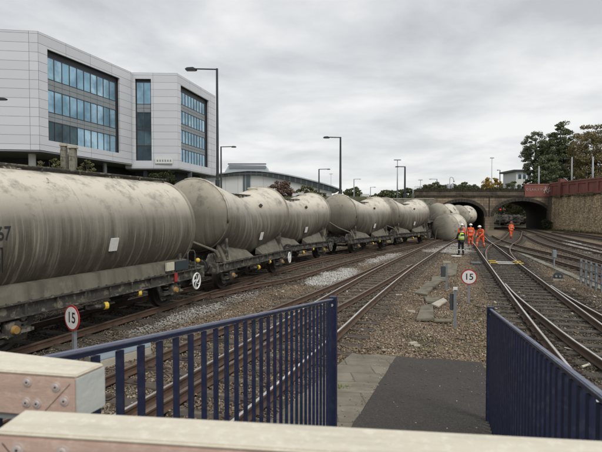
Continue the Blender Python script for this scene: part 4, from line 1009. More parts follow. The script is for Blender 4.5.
stroke([(-.95, .55), (-.75, 1.6), (-.45, 1.5), (-.8, 1.1), (-.35, .6)], .06); stroke([(-.35, .6), (-.1, 1.55), (.15, 1.3), (-.15, .8)], .06); stroke([(-1.1, 1.0), (-.2, 1.25)], .05)
gr.build('graffiti', 'graf', rb)
# stone retaining wall (base runs along x = 38.3 -> towards the camera)
sw = thing('stone_retaining_wall', 'tall buff rubble stone retaining wall on the right', 'retaining wall', (38.35, 74.0, 0), R(-90))
q = MB(); n = 60; m2 = 12; vs = []; rnd = random.Random(3)
for i in range(n+1):
    for j in range(m2+1):
        vs.append((WL*i/n, .10*(j/m2)+rnd.uniform(-.035, .035)-.12*(1-j/m2), -.3+5.45*j/m2))
q.add(vs, [(i*(m2+1)+j, (i+1)*(m2+1)+j, (i+1)*(m2+1)+j+1, i*(m2+1)+j+1) for i in range(n) for j in range(m2)])
q.build('wall', 'stone', sw, fix=False)
q = MB(); q.box(-.1, WL, -.10, .9, 5.152, 5.26); q.build('capping', 'vouss', sw)
q = MB(); q.box(-.3, .5, -.35, .3, -.3, 5.1); q.build('corner_buttress', 'soot', sw)

# ------------------------------------------------------------------ office building
def facade(b, P0, P1, z0, z1, open_=None, name='wall', nb=11, rows=3, dk=None, depth=.22, rowdef=None, mt=.75, mr=.55):
    org = Vector(b.location); d = Vector((P1[0]-P0[0], P1[1]-P0[1], 0)); L = d.length; ang = math.atan2(d.y, d.x)
    def put(mb, nm, m, par=None, **k):
        o = mb.build(nm, m, b if par is None else par, **k)
        if par is None: o.location = (P0[0]-org.x, P0[1]-org.y, 0); o.rotation_euler = (0, 0, ang)
        return o
    q = MB()   # local x along, -y outward
    if not open_: q.box(0, L, 0, .3, z0, z1); put(q, name, 'clad'); return
    u0, u1, a0, a1 = open_
    q.box(0, u0, 0, .3, z0, z1); q.box(u1, L, 0, .3, z0, z1); q.box(u0, u1, 0, .3, z0, a0); q.box(u0, u1, 0, .3, a1, z1); put(q, name, 'clad')
    r = MB(); r.box(u0-.02, u0, .3, depth+.3, a0, a1+.02); r.box(u1, u1+.02, .3, depth+.3, a0, a1+.02); r.box(u0, u1, .3, depth+.3, a1, a1+.02); r.box(u0, u1, .3, depth+.3, a0-.02, a0); r.box(u0-.02, u1+.02, depth+.3, depth+.35, a0-.02, a1+.02); put(r, 'window_reveal', 'reveal')
    bw = (u1-mr-u0-.12)/nb; H = (a1-mt-a0); ug = u0+.12
    rowdef = rowdef or [(i/rows, (i+.66)/rows) for i in range(rows)]
    # spandrels
    prev = 0
    for ri, (g0, g1) in enumerate(rowdef):
        za, zb = a0+H*g0, a0+H*g1
        for k in range(nb):
            x0 = ug+k*bw; wf = MB()
            for (xa, xb, ya, yb) in ((x0, x0+.035, za, zb), (x0+bw-.035, x0+bw, za, zb)): wf.box(xa, xb, depth+.12, depth+.26, ya, yb)
            wf.box(x0+.035, x0+bw-.035, depth+.12, depth+.26, za, za+.06); wf.box(x0+.035, x0+bw-.035, depth+.12, depth+.26, zb-.06, zb)
            fo = put(wf, 'window', 'dkgrey'); pn = MB(); pn.box(x0+.035, x0+bw-.035, depth+.18, depth+.2, za+.06, zb-.06)
            pn.build('pane', 'glassdk' if (dk and dk(ri, k)) else 'glass', fo)
        if ri+1 < len(rowdef):
            zc_, zd = zb, a0+H*rowdef[ri+1][0]; sp = MB()
            for k in range(nb): sp.box(ug+k*bw+.03, ug+(k+1)*bw-.03, depth+.15, depth+.25, zc_+.03, (zc_+zd)/2-.02); sp.box(ug+k*bw+.03, ug+(k+1)*bw-.03, depth+.15, depth+.25, (zc_+zd)/2+.02, zd-.03)
            put(sp, 'spandrel', 'spandrel')
def outline(b, pts, z0, z1, m, nm):
    org = Vector(b.location); q = MB(); q.prism([(p[0]-org.x, p[1]-org.y) for p in pts], z0, z1, 'z'); return q.build(nm, m, b)
C1 = (-30.9, 57.0); C0 = (-66, 52.2); C2 = (-25.75, 73.6)
b1 = thing('office_building', 'silver clad office block with wide blue windows, nearest on the left', 'office building', (-32, 62, 3.2)); b1.location.z = 0
D = Vector((C2[0]-C1[0], C2[1]-C1[1])); Ld = D.length
facade(b1, C1, C2, 10.15, 24.0, (1.35, 14.6, 11.45, 22.4), nb=10, rowdef=[(0, .24), (.345, .61), (.735, .998)], dk=lambda r, k: r == 0 and k < 4)
D0 = Vector((C1[0]-C0[0], C1[1]-C0[1])); L0 = D0.length
facade(b1, C0, (C1[0]-.02, C1[1]-.0), 10.15, 24.0, (L0-26, L0-4.85, 11.45, 22.4), nb=14, rowdef=[(0, .24), (.345, .61), (.735, .998)], dk=lambda r, k: (r+k) % 3 == 0)
back = [(C0[0]+.3, C0[1]+1.7), (C1[0]-.5, C1[1]+1.6), (C2[0]-1.5, C2[1]-.2), (C2[0]-8, 92), (C0[0], 92)]
outline(b1, back, 10.16, 23.9, 'reveal', 'core'); outline(b1, [(C0[0]+.1, C0[1]+.05), (C1[0]-.05, C1[1]+.05), (C2[0]-.05, C2[1]), (C2[0]-8, 91.9), (C0[0]+.2, 91.9)], 9.95, 10.12, 'soffit', 'soffit')
outline(b1, [(C0[0]+.1, C0[1]+.05), (C1[0]-.05, C1[1]+.05), (C2[0]-.05, C2[1]), (C2[0]-8, 91.9), (C0[0]+.2, 91.9)], 23.92, 24.06, 'soffit', 'roof')
outline(b1, [(C0[0]+2, 63), (-36, 64), (-27.6, 80.5), (-36, 90), (C0[0]+2, 90)], 2.8, 9.94, 'blackwall', 'undercroft_wall')
for x, y, r in ((-33.2, 59.5, .42), (-41, 58.3, .42), (-49, 57.3, .42), (-28.6, 70.2, .3), (-30.7, 64.5, .35)):
    q = MB(); q.tube([(x+32, y-62, 3), (x+32, y-62, 9.94)], r, 20); q.build('column', 'white' if r > .38 else 'galv', b1, smooth=40)
C3 = (-19.0, 74.4); C4 = (-15.75, 89.0); CL = (-27.0, 74.0)
b2 = thing('office_building', 'silver clad office block with four window rows, farther back beside the tall lamp post', 'office building', (-20, 80, 0))
facade(b2, CL, C3, 9.55, 24.1, (1.6, 4.0, 10.7, 23.2), nb=2, rowdef=[(0, .18), (.19, .38), (.39, .60), (.70, .97)], dk=lambda r, k: r < 3, mt=.05, mr=.12)
facade(b2, C3, C4, 9.55, 24.1, (1.1, 11.9, 10.7, 22.6), nb=9, rowdef=[(0, .19), (.275, .46), (.545, .73), (.82, .998)], mt=.75, mr=1.0)
facade(b2, C4, (C4[0]-14, C4[1]+4), 9.55, 24.1)
fp2 = [(CL[0]+.35, CL[1]+1.2), (C3[0]-.7, C3[1]+1.1), (C4[0]-1.3, C4[1]-.4), (C4[0]-13, 93), (CL[0]-4, 93)]
outline(b2, fp2, 9.56, 24.0, 'reveal', 'core'); fo2 = [(CL[0]+.05, CL[1]+.05), (C3[0]-.05, C3[1]+.05), (C4[0]-.05, C4[1]-.05), (C4[0]-13, 92.8), (CL[0]-4, 92.9)]
outline(b2, fo2, 9.4, 9.53, 'soffit', 'soffit'); outline(b2, fo2, 24.0, 24.15, 'soffit', 'roof')
outline(b2, [(-38, 84), (-27, 78.5), (-20.5, 79.5), (-18.5, 88), (-27, 92)], 2.8, 9.39, 'blackwall', 'undercroft_wall')
for x, y in ((-18.3, 79.2), (-24.5, 76)): q = MB(); q.box(x+20-.3, x+20+.3, y-80-.3, y-80+.3, 3, 9.39); q.build('column', 'dkgrey', b2)
sg = MB(); p0 = atd(155.5, 163.6, 74.2); p1 = atd(173, 158, 74.3); sg.box(p0.x+20, p1.x+20, -5.95, -5.85, p0.z, p1.z); so_ = sg.build('sign_panel', 'white', b2)
sg = MB()
for k in range(6): x = p0.x+20+.25+k*.4; sg.box(x, x+.22, -5.97, -5.951, p0.z+.28, p1.z-.28)
sg.build('sign_lettering', 'grey', so_)
# two concrete pillars and low wall in front of the office
for lb, pa, pb, pt, d in (('left of the two stubby concrete pillars before the office', 60.5, 67.5, 144, 46), ('right of the two stubby concrete pillars before the office', 68.5, 77, 146, 45.5)):
    a = atd(pa, pt, d); b = atd(pb, pt, d); h = a.z-3.2; t_ = thing('concrete_pillar', lb, 'pillar', ((a.x+b.x)/2, d, 3.2), R(8), 'concrete pillars before the office')
    w_ = (b.x-a.x)/2; q = MB(); q.box(-w_*.72, w_*.72, -.35, .35, 0, h-.25); q.build('shaft', 'concrete', t_, bevel=.05)
    q = MB(); q.prism([(-w_, h-.248), (w_, h-.248), (w_*.9, h), (-w_*.8, h+.05)], -.42, .42, 'y'); q.build('cap', 'paleslab', t_, bevel=.03)
    for xx in (-w_*.73,): q = MB(); q.box(xx-.02, xx, -.3, .3, .5, h-.6); q.build('dark_side_plate', 'vouss', t_)  # thin dark plate set on the left side of the shaft
t_ = thing('boundary_wall', 'low grey concrete wall along the road behind the train', 'wall', (-22, 42, 3.1), R(8))
q = MB(); q.box(-26, 18, -.15, .15, -.3, 1.1); q.build('wall', 'concrete', t_); q = MB(); q.box(-26, 18, -.2, .2, 1.102, 1.2); q.build('coping', 'paleslab', t_)
q0, q1 = atd(395, 200, 68), atd(420, 200, 72); t_ = thing('boundary_wall', 'grey parapet wall left of the bridge, behind the last upright wagon', 'wall', (q0.x-3, q0.y, 4)); q = MB(); q.box(0, 8.5, -.15, .15, -.5, .65); q.build('wall', 'concrete', t_); q = MB(); q.box(-.02, 8.52, -.2, .2, .652, .75); q.build('coping', 'paleslab', t_)

# ------------------------------------------------------------------ arched hall far behind
hd_ = 190.0; hb = thing('arched_hall', 'pale leisure hall with a long curved roof and a raised lantern', 'hall', (0, hd_, 5)); hb.location = (0, hd_, 0)
RO = [(195, 176.3), (210, 174.2), (220, 173.2), (235, 171.2), (247.5, 170.2), (260, 170.4), (273, 172), (288, 174.6), (302, 177.6), (313, 180.3), (324, 183.2), (332, 185.7), (340, 188.8)]
LO = [(195, 179), (210, 177.4), (220, 176.8), (235, 175.4), (247.5, 174.8), (260, 175.2), (273, 177.2), (288, 180.4), (302, 183.6), (313, 186.4), (324, 189.3), (332, 191), (340, 190.5)]
def wpt(px, py, d=hd_): v = atd(px, py, d); return (v.x, v.z)
ro = [wpt(*p) for p in RO]; lo_ = [wpt(*p) for p in LO]
q = MB(); k = [((a[0]), a[1]) for a in ro]; k2 = [(a[0], a[1]-.45) for a in ro][::-1]; q.prism(k+k2, -1.5, 30, 'y'); q.build('roof', 'roof', hb)
q = MB(); q.prism([(a[0], a[1]-.46) for a in ro]+lo_[::-1], .2, 29, 'y'); q.build('glazed_band', 'band', hb)
wl = [wpt(x, y+.05) for x, y in LO[:-1]]; q = MB(); q.prism(wl+[(wl[-1][0], 5), (wl[0][0], 5)], 1.0, 28, 'y'); q.build('wall', 'pwall', hb)
a, b = wpt(243, 176), wpt(250, 197); q = MB(); q.box(a[0], b[0], .6, .98, 5, a[1]+.3); q.build('glazed_stair', 'band', hb)
a = [wpt(223, 171), wpt(227.5, 164), wpt(265, 164.5), wpt(267.5, 171)]; q = MB(); q.prism(a, 4, 20, 'y'); q.build('lantern', 'roof', hb)
for y0, y1 in ((162.6, 163.6), (165.6, 166.8)):
    a, b = wpt(226.5 if y0 < 164 else 228, y1), wpt(265.5, y0); q = MB(); q.box(a[0], b[0], 3.3, 3.98, a[1], b[1]); q.build('lantern_band', 'reveal' if y0 < 164 else 'grey', hb)

# ------------------------------------------------------------------ lamp posts
GLP = 'street lamps beyond the tracks'
def street_lamp(label, px, pt, d, arm_px, zb=3.2, r=.085, m='lamp', head=(.75, .16)):
    top = atd(px, pt, d); e = atd(arm_px, pt, d); t_ = thing('street_lamp', label, 'street lamp', (top.x, d, zb), 0, GLP); H = top.z-zb; ax = e.x-top.x
    q = MB(); q.tube([(0, 0, 0), (0, 0, 1.6), (0, 0, 1.65), (0, 0, H)], [r*1.5, r*1.5, r, r*.72], 12); q.build('pole', m, t_, smooth=40)
    sg_ = 1 if ax > 0 else -1; hl = min(head[0], abs(ax)*.5)
    q = MB(); q.tube([(0, 0, H-.05), (ax-sg_*hl*.8, 0, H-.02)], r*.45, 8); q.build('arm', m, t_)
    q = MB(); x0, x1 = ax-sg_*hl, ax; q.prism([(x0, H-.07), (x0+sg_*hl*.3, H+.06), (x1-sg_*hl*.2, H+.04), (x1, H-.05), (x1-sg_*hl*.1, H-.12), (x0+sg_*hl*.1, H-.12)], -head[1], head[1], 'y'); hd2 = q.build('lamp_head', m, t_, bevel=.02)
    q = MB(); q.box(min(x0+sg_*.1, x1-sg_*.1), max(x0+sg_*.1, x1-sg_*.1), -head[1]*.7, head[1]*.7, H-.145, H-.121); q.build('lens', 'lens', hd2)
    return t_
street_lamp('tallest dark lamp post, in front of the farther office block', 217, 68.5, 30, 185, 3.2, .095)
street_lamp('small lamp post just right of the tallest one, arm pointing right', 221, 146.5, 66, 236.5, 3.2, .13)
street_lamp('tall lamp post above the middle of the train, arm pointing left', 340.5, 137, 52, 323, 3.6, .13)
street_lamp('lamp post before the end of the curved roof, arm pointing right', 319, 169, 98, 330.5, 4.5, .16)
street_lamp('lamp post left of the bridge with its arm pointing left', 405, 166.5, 90, 395, 4.5, .19)
street_lamp('far lamp post beside the small dark trees, arm pointing right', 354, 179, 150, 361, 5, .18, 'galvpole')
street_lamp('far lamp post left of the white van, arm pointing right', 370.5, 187, 150, 376, 5, .14, 'galvpole')
street_lamp('lamp post right of the dark trees near the bridge, arm pointing left', 437, 179, 140, 429, 5, .18, 'galvpole')
street_lamp('lamp post above the yellow bush, arm pointing left', 500, 170, 120, 497, 5, .13, 'lamp')
street_lamp('lamp head reaching in at the left edge before the office', -24, 98.5, 40, 7, 3.2, .1)
def mast(label, px, pt, d, zb, r, m='galvpole', top=True):
    v = atd(px, pt, d); t_ = thing('lighting_mast', label, 'mast', (v.x, d, zb), 0, 'thin masts beyond the tracks'); q = MB(); q.tube([(0, 0, 0), (0, 0, v.z-zb)], [r, r*.6], 10); q.build('pole', m, t_, smooth=True)
    if top: q = MB(); q.box(-r*5, r*5, -.15, .15, v.z-zb-.1, v.z-zb+.12); q.build('lamp_bar', m, t_)
mast('thin pale mast with a double head just left of the bridge lamp', 397.5, 160, 105, 5, .15)
mast('thin far mast right of the lamp post before the curved roof', 331, 174, 200, 5, .14)
mast('thin tall mast above the yellow bush', 492, 158, 130, 5, .10)
mast('pale pole left of the big trees', 539, 166, 84, 5.1, .17, top=False)
mast('pale pole in front of the autumn tree, left one', 572, 157, 72, 5.1, .13, top=False)
mast('pale pole in front of the autumn tree, right one', 593, 157, 66, 5.1, .16, top=False)
mast('short pale pole near the bridge, left of the parapet', 413, 188, 100, 5, .12, top=False)
mast('short pole right of the bridge signal cabinet', 420.5, 180, 160, 5, .14)
# twin grey cabinets with a bent lamp on the bridge
a = atd(450, 190.5, 78); t_ = thing('bridge_cabinet', 'twin grey canisters with a small bent lamp standing on the bridge', 'cabinet', (a.x, 78, 5.17))
for x in (-.28, .30): q = MB(); q.tube([(x, 0, 0), (x, 0, 1.0), (x, 0, 2.05), (x, 0, 2.2)], [.26, .26, .26, .16], 16); q.build('canister', 'galvpole', t_, smooth=40)
q = MB(); q.tube([(-.05, 0, 0), (-.05, 0, 3.0), (0.05, 0, 3.3), (.45, 0, 3.2), (.62, 0, 2.7)], .05, 8); q.build('lamp_stem', 'galvpole', t_); q = MB(); q.sphere((.62, 0, 2.6), .14, n=10, m=6); q.build('lamp_head', 'lens', t_)
# white van on the road above
a = atd(364.5, 194.5, 120); t_ = thing('white_van', 'small white van on the road above the train', 'van', (a.x, 120, 5.1+.9), R(90)); t_.location.z = 5.3
q = MB(); q.prism([(-2.2, .35), (2.1, .35), (2.15, .9), (1.5, 1.15), (.95, 1.9), (-2.2, 1.95)], -.9, .9, 'y'); bd_ = q.build('body', 'car', t_, bevel=.06)
q = MB(); q.obox((1.24, 0, 1.52), (.26, 0, -.36), (0, .72, 0), (.02, 0, .014)); q.build('windscreen', 'carglass', t_)
for x in (-1.4, 1.4):
    for y in (-.82, .82): q = MB(); q.tube([(x, y-.1, .33), (x, y+.1, .33)], .33, 16); q.build('wheel', 'boot', t_)
# gabled house right of the yellow bush
a = atd(516, 180, 125); b = atd(531, 180, 125); t_ = thing('house', 'dark-roofed pale house beyond the bridge, left of the tall trees', 'house', ((a.x+b.x)/2, 125, 5.1)); w_ = (b.x-a.x)/2; h_ = atd(520, 171.5, 125).z-5.1
q = MB(); q.box(-w_, w_, 0, 8, 0, h_); q.build('wall', 'pwall', t_); q = MB(); q.box(-w_-.9, w_+.3, -.6, 8.5, h_+.002, h_+.45); q.build('roof', 'reveal', t_)
for i in range(3):
    for j in range(2): x = -w_+.6+i*w_*.62; q = MB(); q.box(x, x+w_*.38, -.06, -.002, h_-1.9-j*2.9, h_-.7-j*2.9); q.build('window', 'glassdk', t_)
# red signal seen through the right arch
a = atd(500.3, 209.5, 93); t_ = thing('colour_light_signal', 'railway signal showing red, seen through the right arch', 'signal', (a.x, 93, 0))
q = MB(); q.tube([(0, .12, 0), (0, .12, a.z-.5)], .07, 8); q.build('post', 'galv', t_); q = MB(); q.prism([(-.3, a.z-.75), (.3, a.z-.75), (.3, a.z+.4), (-.3, a.z+.4)], 0, .2, 'y'); h2 = q.build('head', 'letter', t_, bevel=.05)
q = MB(); q.tube([(0, -.08, a.z), (0, -.002, a.z)], .17, 18); q.build('red_lens', 'redlamp', h2); q = MB(); q.tube([(0, -.03, a.z-.45), (0, -.002, a.z-.45)], .13, 16); q.build('lens', 'dkgrey', h2)

# ------------------------------------------------------------------ trees
def leafmesh(name, pts, sz, m, parent, seed):
    g = np.random.default_rng(seed); n = len(pts); nrm = g.normal(size=(n, 3)); nrm /= np.linalg.norm(nrm, axis=1)[:, None]
    a = np.cross(nrm, g.normal(size=(n, 3))); a /= np.linalg.norm(a, axis=1)[:, None]; b = np.cross(nrm, a); s = (sz*g.uniform(.5, 1.25, n))[:, None]
    V = np.stack([pts-a*s, pts-b*s*.55, pts+a*s, pts+b*s*.55], 1).reshape(-1, 3); F = np.arange(n*4)
    me = bpy.data.meshes.new(name); me.vertices.add(n*4); me.vertices.foreach_set('co', V.ravel().astype(np.float32)); me.loops.add(n*4); me.loops.foreach_set('vertex_index', F.astype(np.int32))
    me.polygons.add(n); me.polygons.foreach_set('loop_start', (np.arange(n)*4).astype(np.int32)); me.update(); me.materials.append(M[m])
    o = bpy.data.objects.new(name, me); COL.objects.link(o); o.parent = parent; return o
def tree(name, label, px, d, ytop, wpx, m, zb=5.1, shape='oval', n=2600, leaf=.22, group='trees beyond the railway', bare=False, low=.25, seed=None, dp=.8, cat='tree'):
    seed = seed if seed is not None else int(px*7+d); g = np.random.default_rng(seed); c = atd(px, ytop, d); H = c.z-zb; Wd = wpx/480*d/2
    t_ = thing(name, label, cat, (c.x, d, zb), 0, group); n = int(n*(3.2 if leaf > .21 else 2.0)); leaf = leaf*(.62 if leaf > .21 else .75); nc = int(26+n/150); cl = []
    while len(cl) < nc:
        u = g.uniform(-1, 1, 3); h = (u[2]+1)/2
        if shape == 'oval': wmax = math.sqrt(max(0, 1-(2*h-1)**2))**.8
        elif shape == 'cone': wmax = max(.12, (1-h)**.5)*min(1, .5+h*4)
        else: wmax = math.sqrt(max(0, 1-h**2))*min(1, .75+h)
        r = math.hypot(u[0], u[1])
        if r > wmax or r < wmax*g.uniform(.1, .85): continue
        cl.append((u[0]*Wd, u[1]*Wd*dp, H*(low+(.97-low)*h)))
    cl = np.array(cl); per = n//nc; cr = Wd*.25
    off = g.normal(size=(nc*per, 3)); rad = np.repeat(cr*g.uniform(.55, 1.35, nc), per)[:, None]; off = off/np.linalg.norm(off, axis=1)[:, None]*rad*g.uniform(.2, 1, (nc*per, 1))**.6
    off[:, 2] *= .6; pts = np.repeat(cl, per, 0)+off; pts[:, 2] = np.clip(pts[:, 2], .05, H)
    leafmesh('crown', pts, leaf, m, t_, seed)
    tr = MB(); rt = max(.06, H*.022); tr.tube([(0, 0, -.3), (g.uniform(-.1, .1), 0, H*.35), (g.uniform(-.25, .25), 0, H*.65), (0, 0, H*.9)], [rt, rt*.8, rt*.5, rt*.15], 7)
    for q_ in cl[:(40 if bare else 12)]:
        h0 = q_[2]*g.uniform(.45, .7); tr.tube([(0, 0, h0), (q_[0]*.5, q_[1]*.5, (h0+q_[2])*.52), tuple(q_)], [rt*.4, rt*.22, rt*.06], 5)
    tr.build('trunk', 'bark', t_, fix=False); return t_
tree('tall_tree', 'tallest dark green tree, rising to a point right of the bridge', 561, 92, 119.5, 26, 'l_dark', shape='oval', n=6000, leaf=.24, low=.22)
tree('tall_tree', 'dark tree with a broad middle, leaning against the tallest one', 552, 95, 133, 30, 'l_dark', shape='oval', n=5000, leaf=.24, low=.15)
tree('tall_tree', 'pale grey-green tree on the left of the tallest one', 536, 98, 129, 25, 'l_pale', shape='oval', n=5200, leaf=.24, low=.3)
tree('autumn_tree', 'large golden brown autumn tree at the right edge', 596, 84, 121, 46, 'l_autumn', shape='oval', n=7500, leaf=.26, low=.1)
tree('autumn_tree', 'olive and brown tree filling the gap right of the tallest one', 577, 95, 143, 28, 'l_olive', shape='oval', n=5000, leaf=.24, low=.08)
tree('dense_tree', 'dark broad bush-like tree under the tallest tree', 548, 86, 153, 26, 'l_dark', n=3800, leaf=.22, low=.02)
tree('bush', 'dark green bush between the house and the pale pole', 531, 95, 176, 16, 'l_ivy', n=2200, leaf=.2, low=.0, cat='bush', group='bushes')
tree('bush', 'dark bush behind the red brick parapet', 513, 92, 181, 16, 'l_dark', n=2000, leaf=.2, low=.0, cat='bush', group='bushes')
tree('yellow_tree', 'small golden yellow tree above the bridge', 491, 105, 176.5, 19, 'l_yellow', n=2600, leaf=.22, low=.05)
sky_tr = [(429, 184, 10, 'l_olive'), (436, 181.5, 12, 'l_dark'), (445, 184, 12, 'l_dark'), (456, 183.5, 13, 'l_dark'), (464, 182, 12, 'l_dark'), (473, 184.5, 12, 'l_dark'), (481, 185, 10, 'l_olive'), (503, 185, 14, 'l_olive'), (507, 181, 10, 'l_dark')]
nm_ = ['olive clump', 'tall dark clump', 'dark clump', 'broad dark clump', 'rounded dark clump', 'low dark clump', 'thin olive clump', 'olive scrubby tree', 'dark upright tree']
wh = ['at the left end of the bridge skyline', 'left of the twin grey canisters', 'directly behind the twin grey canisters', 'right of the twin grey canisters', 'midway along the bridge skyline', 'just left of the yellow tree row', 'touching the left of the yellow tree', 'right of the yellow tree', 'behind the lamp post right of the yellow tree']
for i, (x, y, w_, m) in enumerate(sky_tr): tree('skyline_tree', f'{nm_[i]} of trees {wh[i]}', x, 135+i*3, y, w_*1.45, m, n=3200, leaf=.42, low=.0, group='trees on the bridge skyline')
for lb, x, d, y, w_, m, n_ in (('brown bare-twigged round tree in front of the curved roof', 281, 70, 180.5, 25, 'l_brown', 3000), ('olive thin-leaved tree below the curved roof', 305, 72, 185, 18, 'l_olive', 1300),
    ('small olive tree behind the lamp post before the curved roof', 318, 74, 188, 16, 'l_olive', 1100), ('sparse dark tree at the hall glazed stair', 256, 66, 189, 22, 'l_ivy', 500)):
    tree('roadside_tree', lb, x, d, y, w_, m, zb=4.2, n=n_, leaf=.2, low=.1, group='trees along the road', bare=True)
far = [(349, 189, 8), (354, 186.5, 9), (359, 190, 6), (342, 191, 7), (384, 190, 7), (389, 188.5, 7), (394, 190.5, 8), (401, 188, 8), (408, 187.5, 9), (415, 189, 9), (423, 191, 9), (377, 193, 8), (367, 195, 10)]
fl_ = ['leftmost but one of the dark trees beside the far lamp post', 'tallest dark tree beside the far lamp post', 'low dark tree just left of the white van', 'leftmost small dark tree right of the tall mid-train lamp', 'small dark tree right of the white van', 'pointed dark tree between the van and the thin pale mast', 'low dark tree just left of the thin pale mast', 'dark tree between the thin pale mast and the bridge lamp', 'tallest dark tree right beside the bridge lamp', 'dark tree right of the short pale pole', 'low dark tree at the start of the bridge parapet', 'faint low tree behind the lamp left of the van gap', 'faint low hedge tree behind the white van']
for i, (x, y, w_) in enumerate(far): tree('distant_tree', fl_[i], x, 165+(i % 4)*6, y, w_*1.4, 'l_dark' if i not in (4, 11, 12) else 'l_olive', n=2600, leaf=.42, low=.0, group='distant dark trees')
# bushes before the office
for lb, x, d, y, w_, m, n_ in (('straggly green bush left of the concrete pillars', 49, 45, 156.5, 26, 'l_olive', 1500), ('low green bush right of the concrete pillars', 86, 46, 158, 18, 'l_olive', 900), ('dark twiggy bush under the farther office block', 167, 62, 168.5, 18, 'l_ivy', 1300), ('dark bush in the gap between the first two wagons', 157, 64, 170, 16, 'l_ivy', 900)):
    tree('bush', lb, x, d, y, w_, m, zb=3.2, n=n_, leaf=.13, low=.35, group='bushes', cat='bush', bare=True)
# scrub beyond and beside the arches
tree('bush', 'green scrub seen through the right arch, left part', 503, 103, 196, 24, 'l_olive', zb=0, n=6000, leaf=.2, low=.0, group='bushes', cat='bush')
tree('bush', 'darker scrub seen through the right arch, right part', 521, 106, 196, 22, 'l_dark', zb=0, n=6000, leaf=.2, low=.0, group='bushes', cat='bush')
tree('bush', 'dark ivy clump at the foot of the arch next to the stone wall', 547, 73, 219, 9, 'l_ivy', zb=0, n=1500, leaf=.12, low=.0, group='bushes', cat='bush')
def rubble():
    mb = MB(); rnd = random.Random(8)
    for _ in range(420):
        p = atd(rnd.uniform(496, 522), rnd.uniform(213, 221), rnd.uniform(95, 104)); s = rnd.uniform(.08, .32); mb.obox((p.x, p.y, max(.05, p.z*.8)), (s, rnd.uniform(-s, s)*.4, 0), (0, s*.8, rnd.uniform(-s, s)*.3), (0, 0, s*.6))
    o = mb.build('rubble', mat('pale_rubble', (.34, .31, .28), (.16, .14, .13), 2, .9)); tag(o, 'pale rubble and litter heaped beyond the right arch', 'rubble', kind='stuff')
rubble()
def verge():
    mb = MB(); rnd = random.Random(4)
    for _ in range(2600):
        y = rnd.uniform(46, 73.5); x = 38.1-abs(rnd.gauss(0, .35)); h = rnd.uniform(.1, .45)*(1.3 if rnd.random() < .2 else .7); a = rnd.uniform(0, 6.28); dx = Vector((math.cos(a), math.sin(a), 0)); b = Vector((x, y, 0)); w_ = Vector((-dx.y, dx.x, 0))*.04; mb.add([b-w_, b+w_, b+dx*h*.6+Vector((0, 0, h))], [(0, 1, 2)])
    for _ in range(900):
        x = rnd.uniform(17.8, 34.2); b = Vector((x, 73.9+rnd.uniform(-.1, .1), 5.1 if rnd.random() < .35 else 6.28)); h = rnd.uniform(.05, .3)*(1+max(0, math.sin(x*1.1))); a = rnd.uniform(0, 6.28); dx = Vector((math.cos(a), -abs(math.sin(a)), 0)); w_ = Vector((-dx.y, dx.x, 0))*.06; mb.add([b-w_, b+w_, b+dx*h*.6+Vector((0, 0, h))], [(0, 1, 2)])
    for _ in range(2600):
        y = rnd.uniform(46, 73.5)
        if math.sin(y*.9)+math.sin(y*2.3) < -.2: continue
        b = Vector((38.3+rnd.uniform(-.15, .1), y, 5.25)); h = rnd.uniform(.05, .35); a = rnd.uniform(0, 6.28); w_ = Vector((0, .07, .02)); mb.add([b-w_, b+w_, b+Vector((-abs(math.cos(a))*.25, math.sin(a)*.2, -h if rnd.random() < .7 else h*.7))], [(0, 1, 2)])
    o = mb.build('weeds', 'l_olive', fix=False); tag(o, 'rough weeds along the foot of the stone wall and bridge ledge', 'weeds', kind='stuff')
verge()

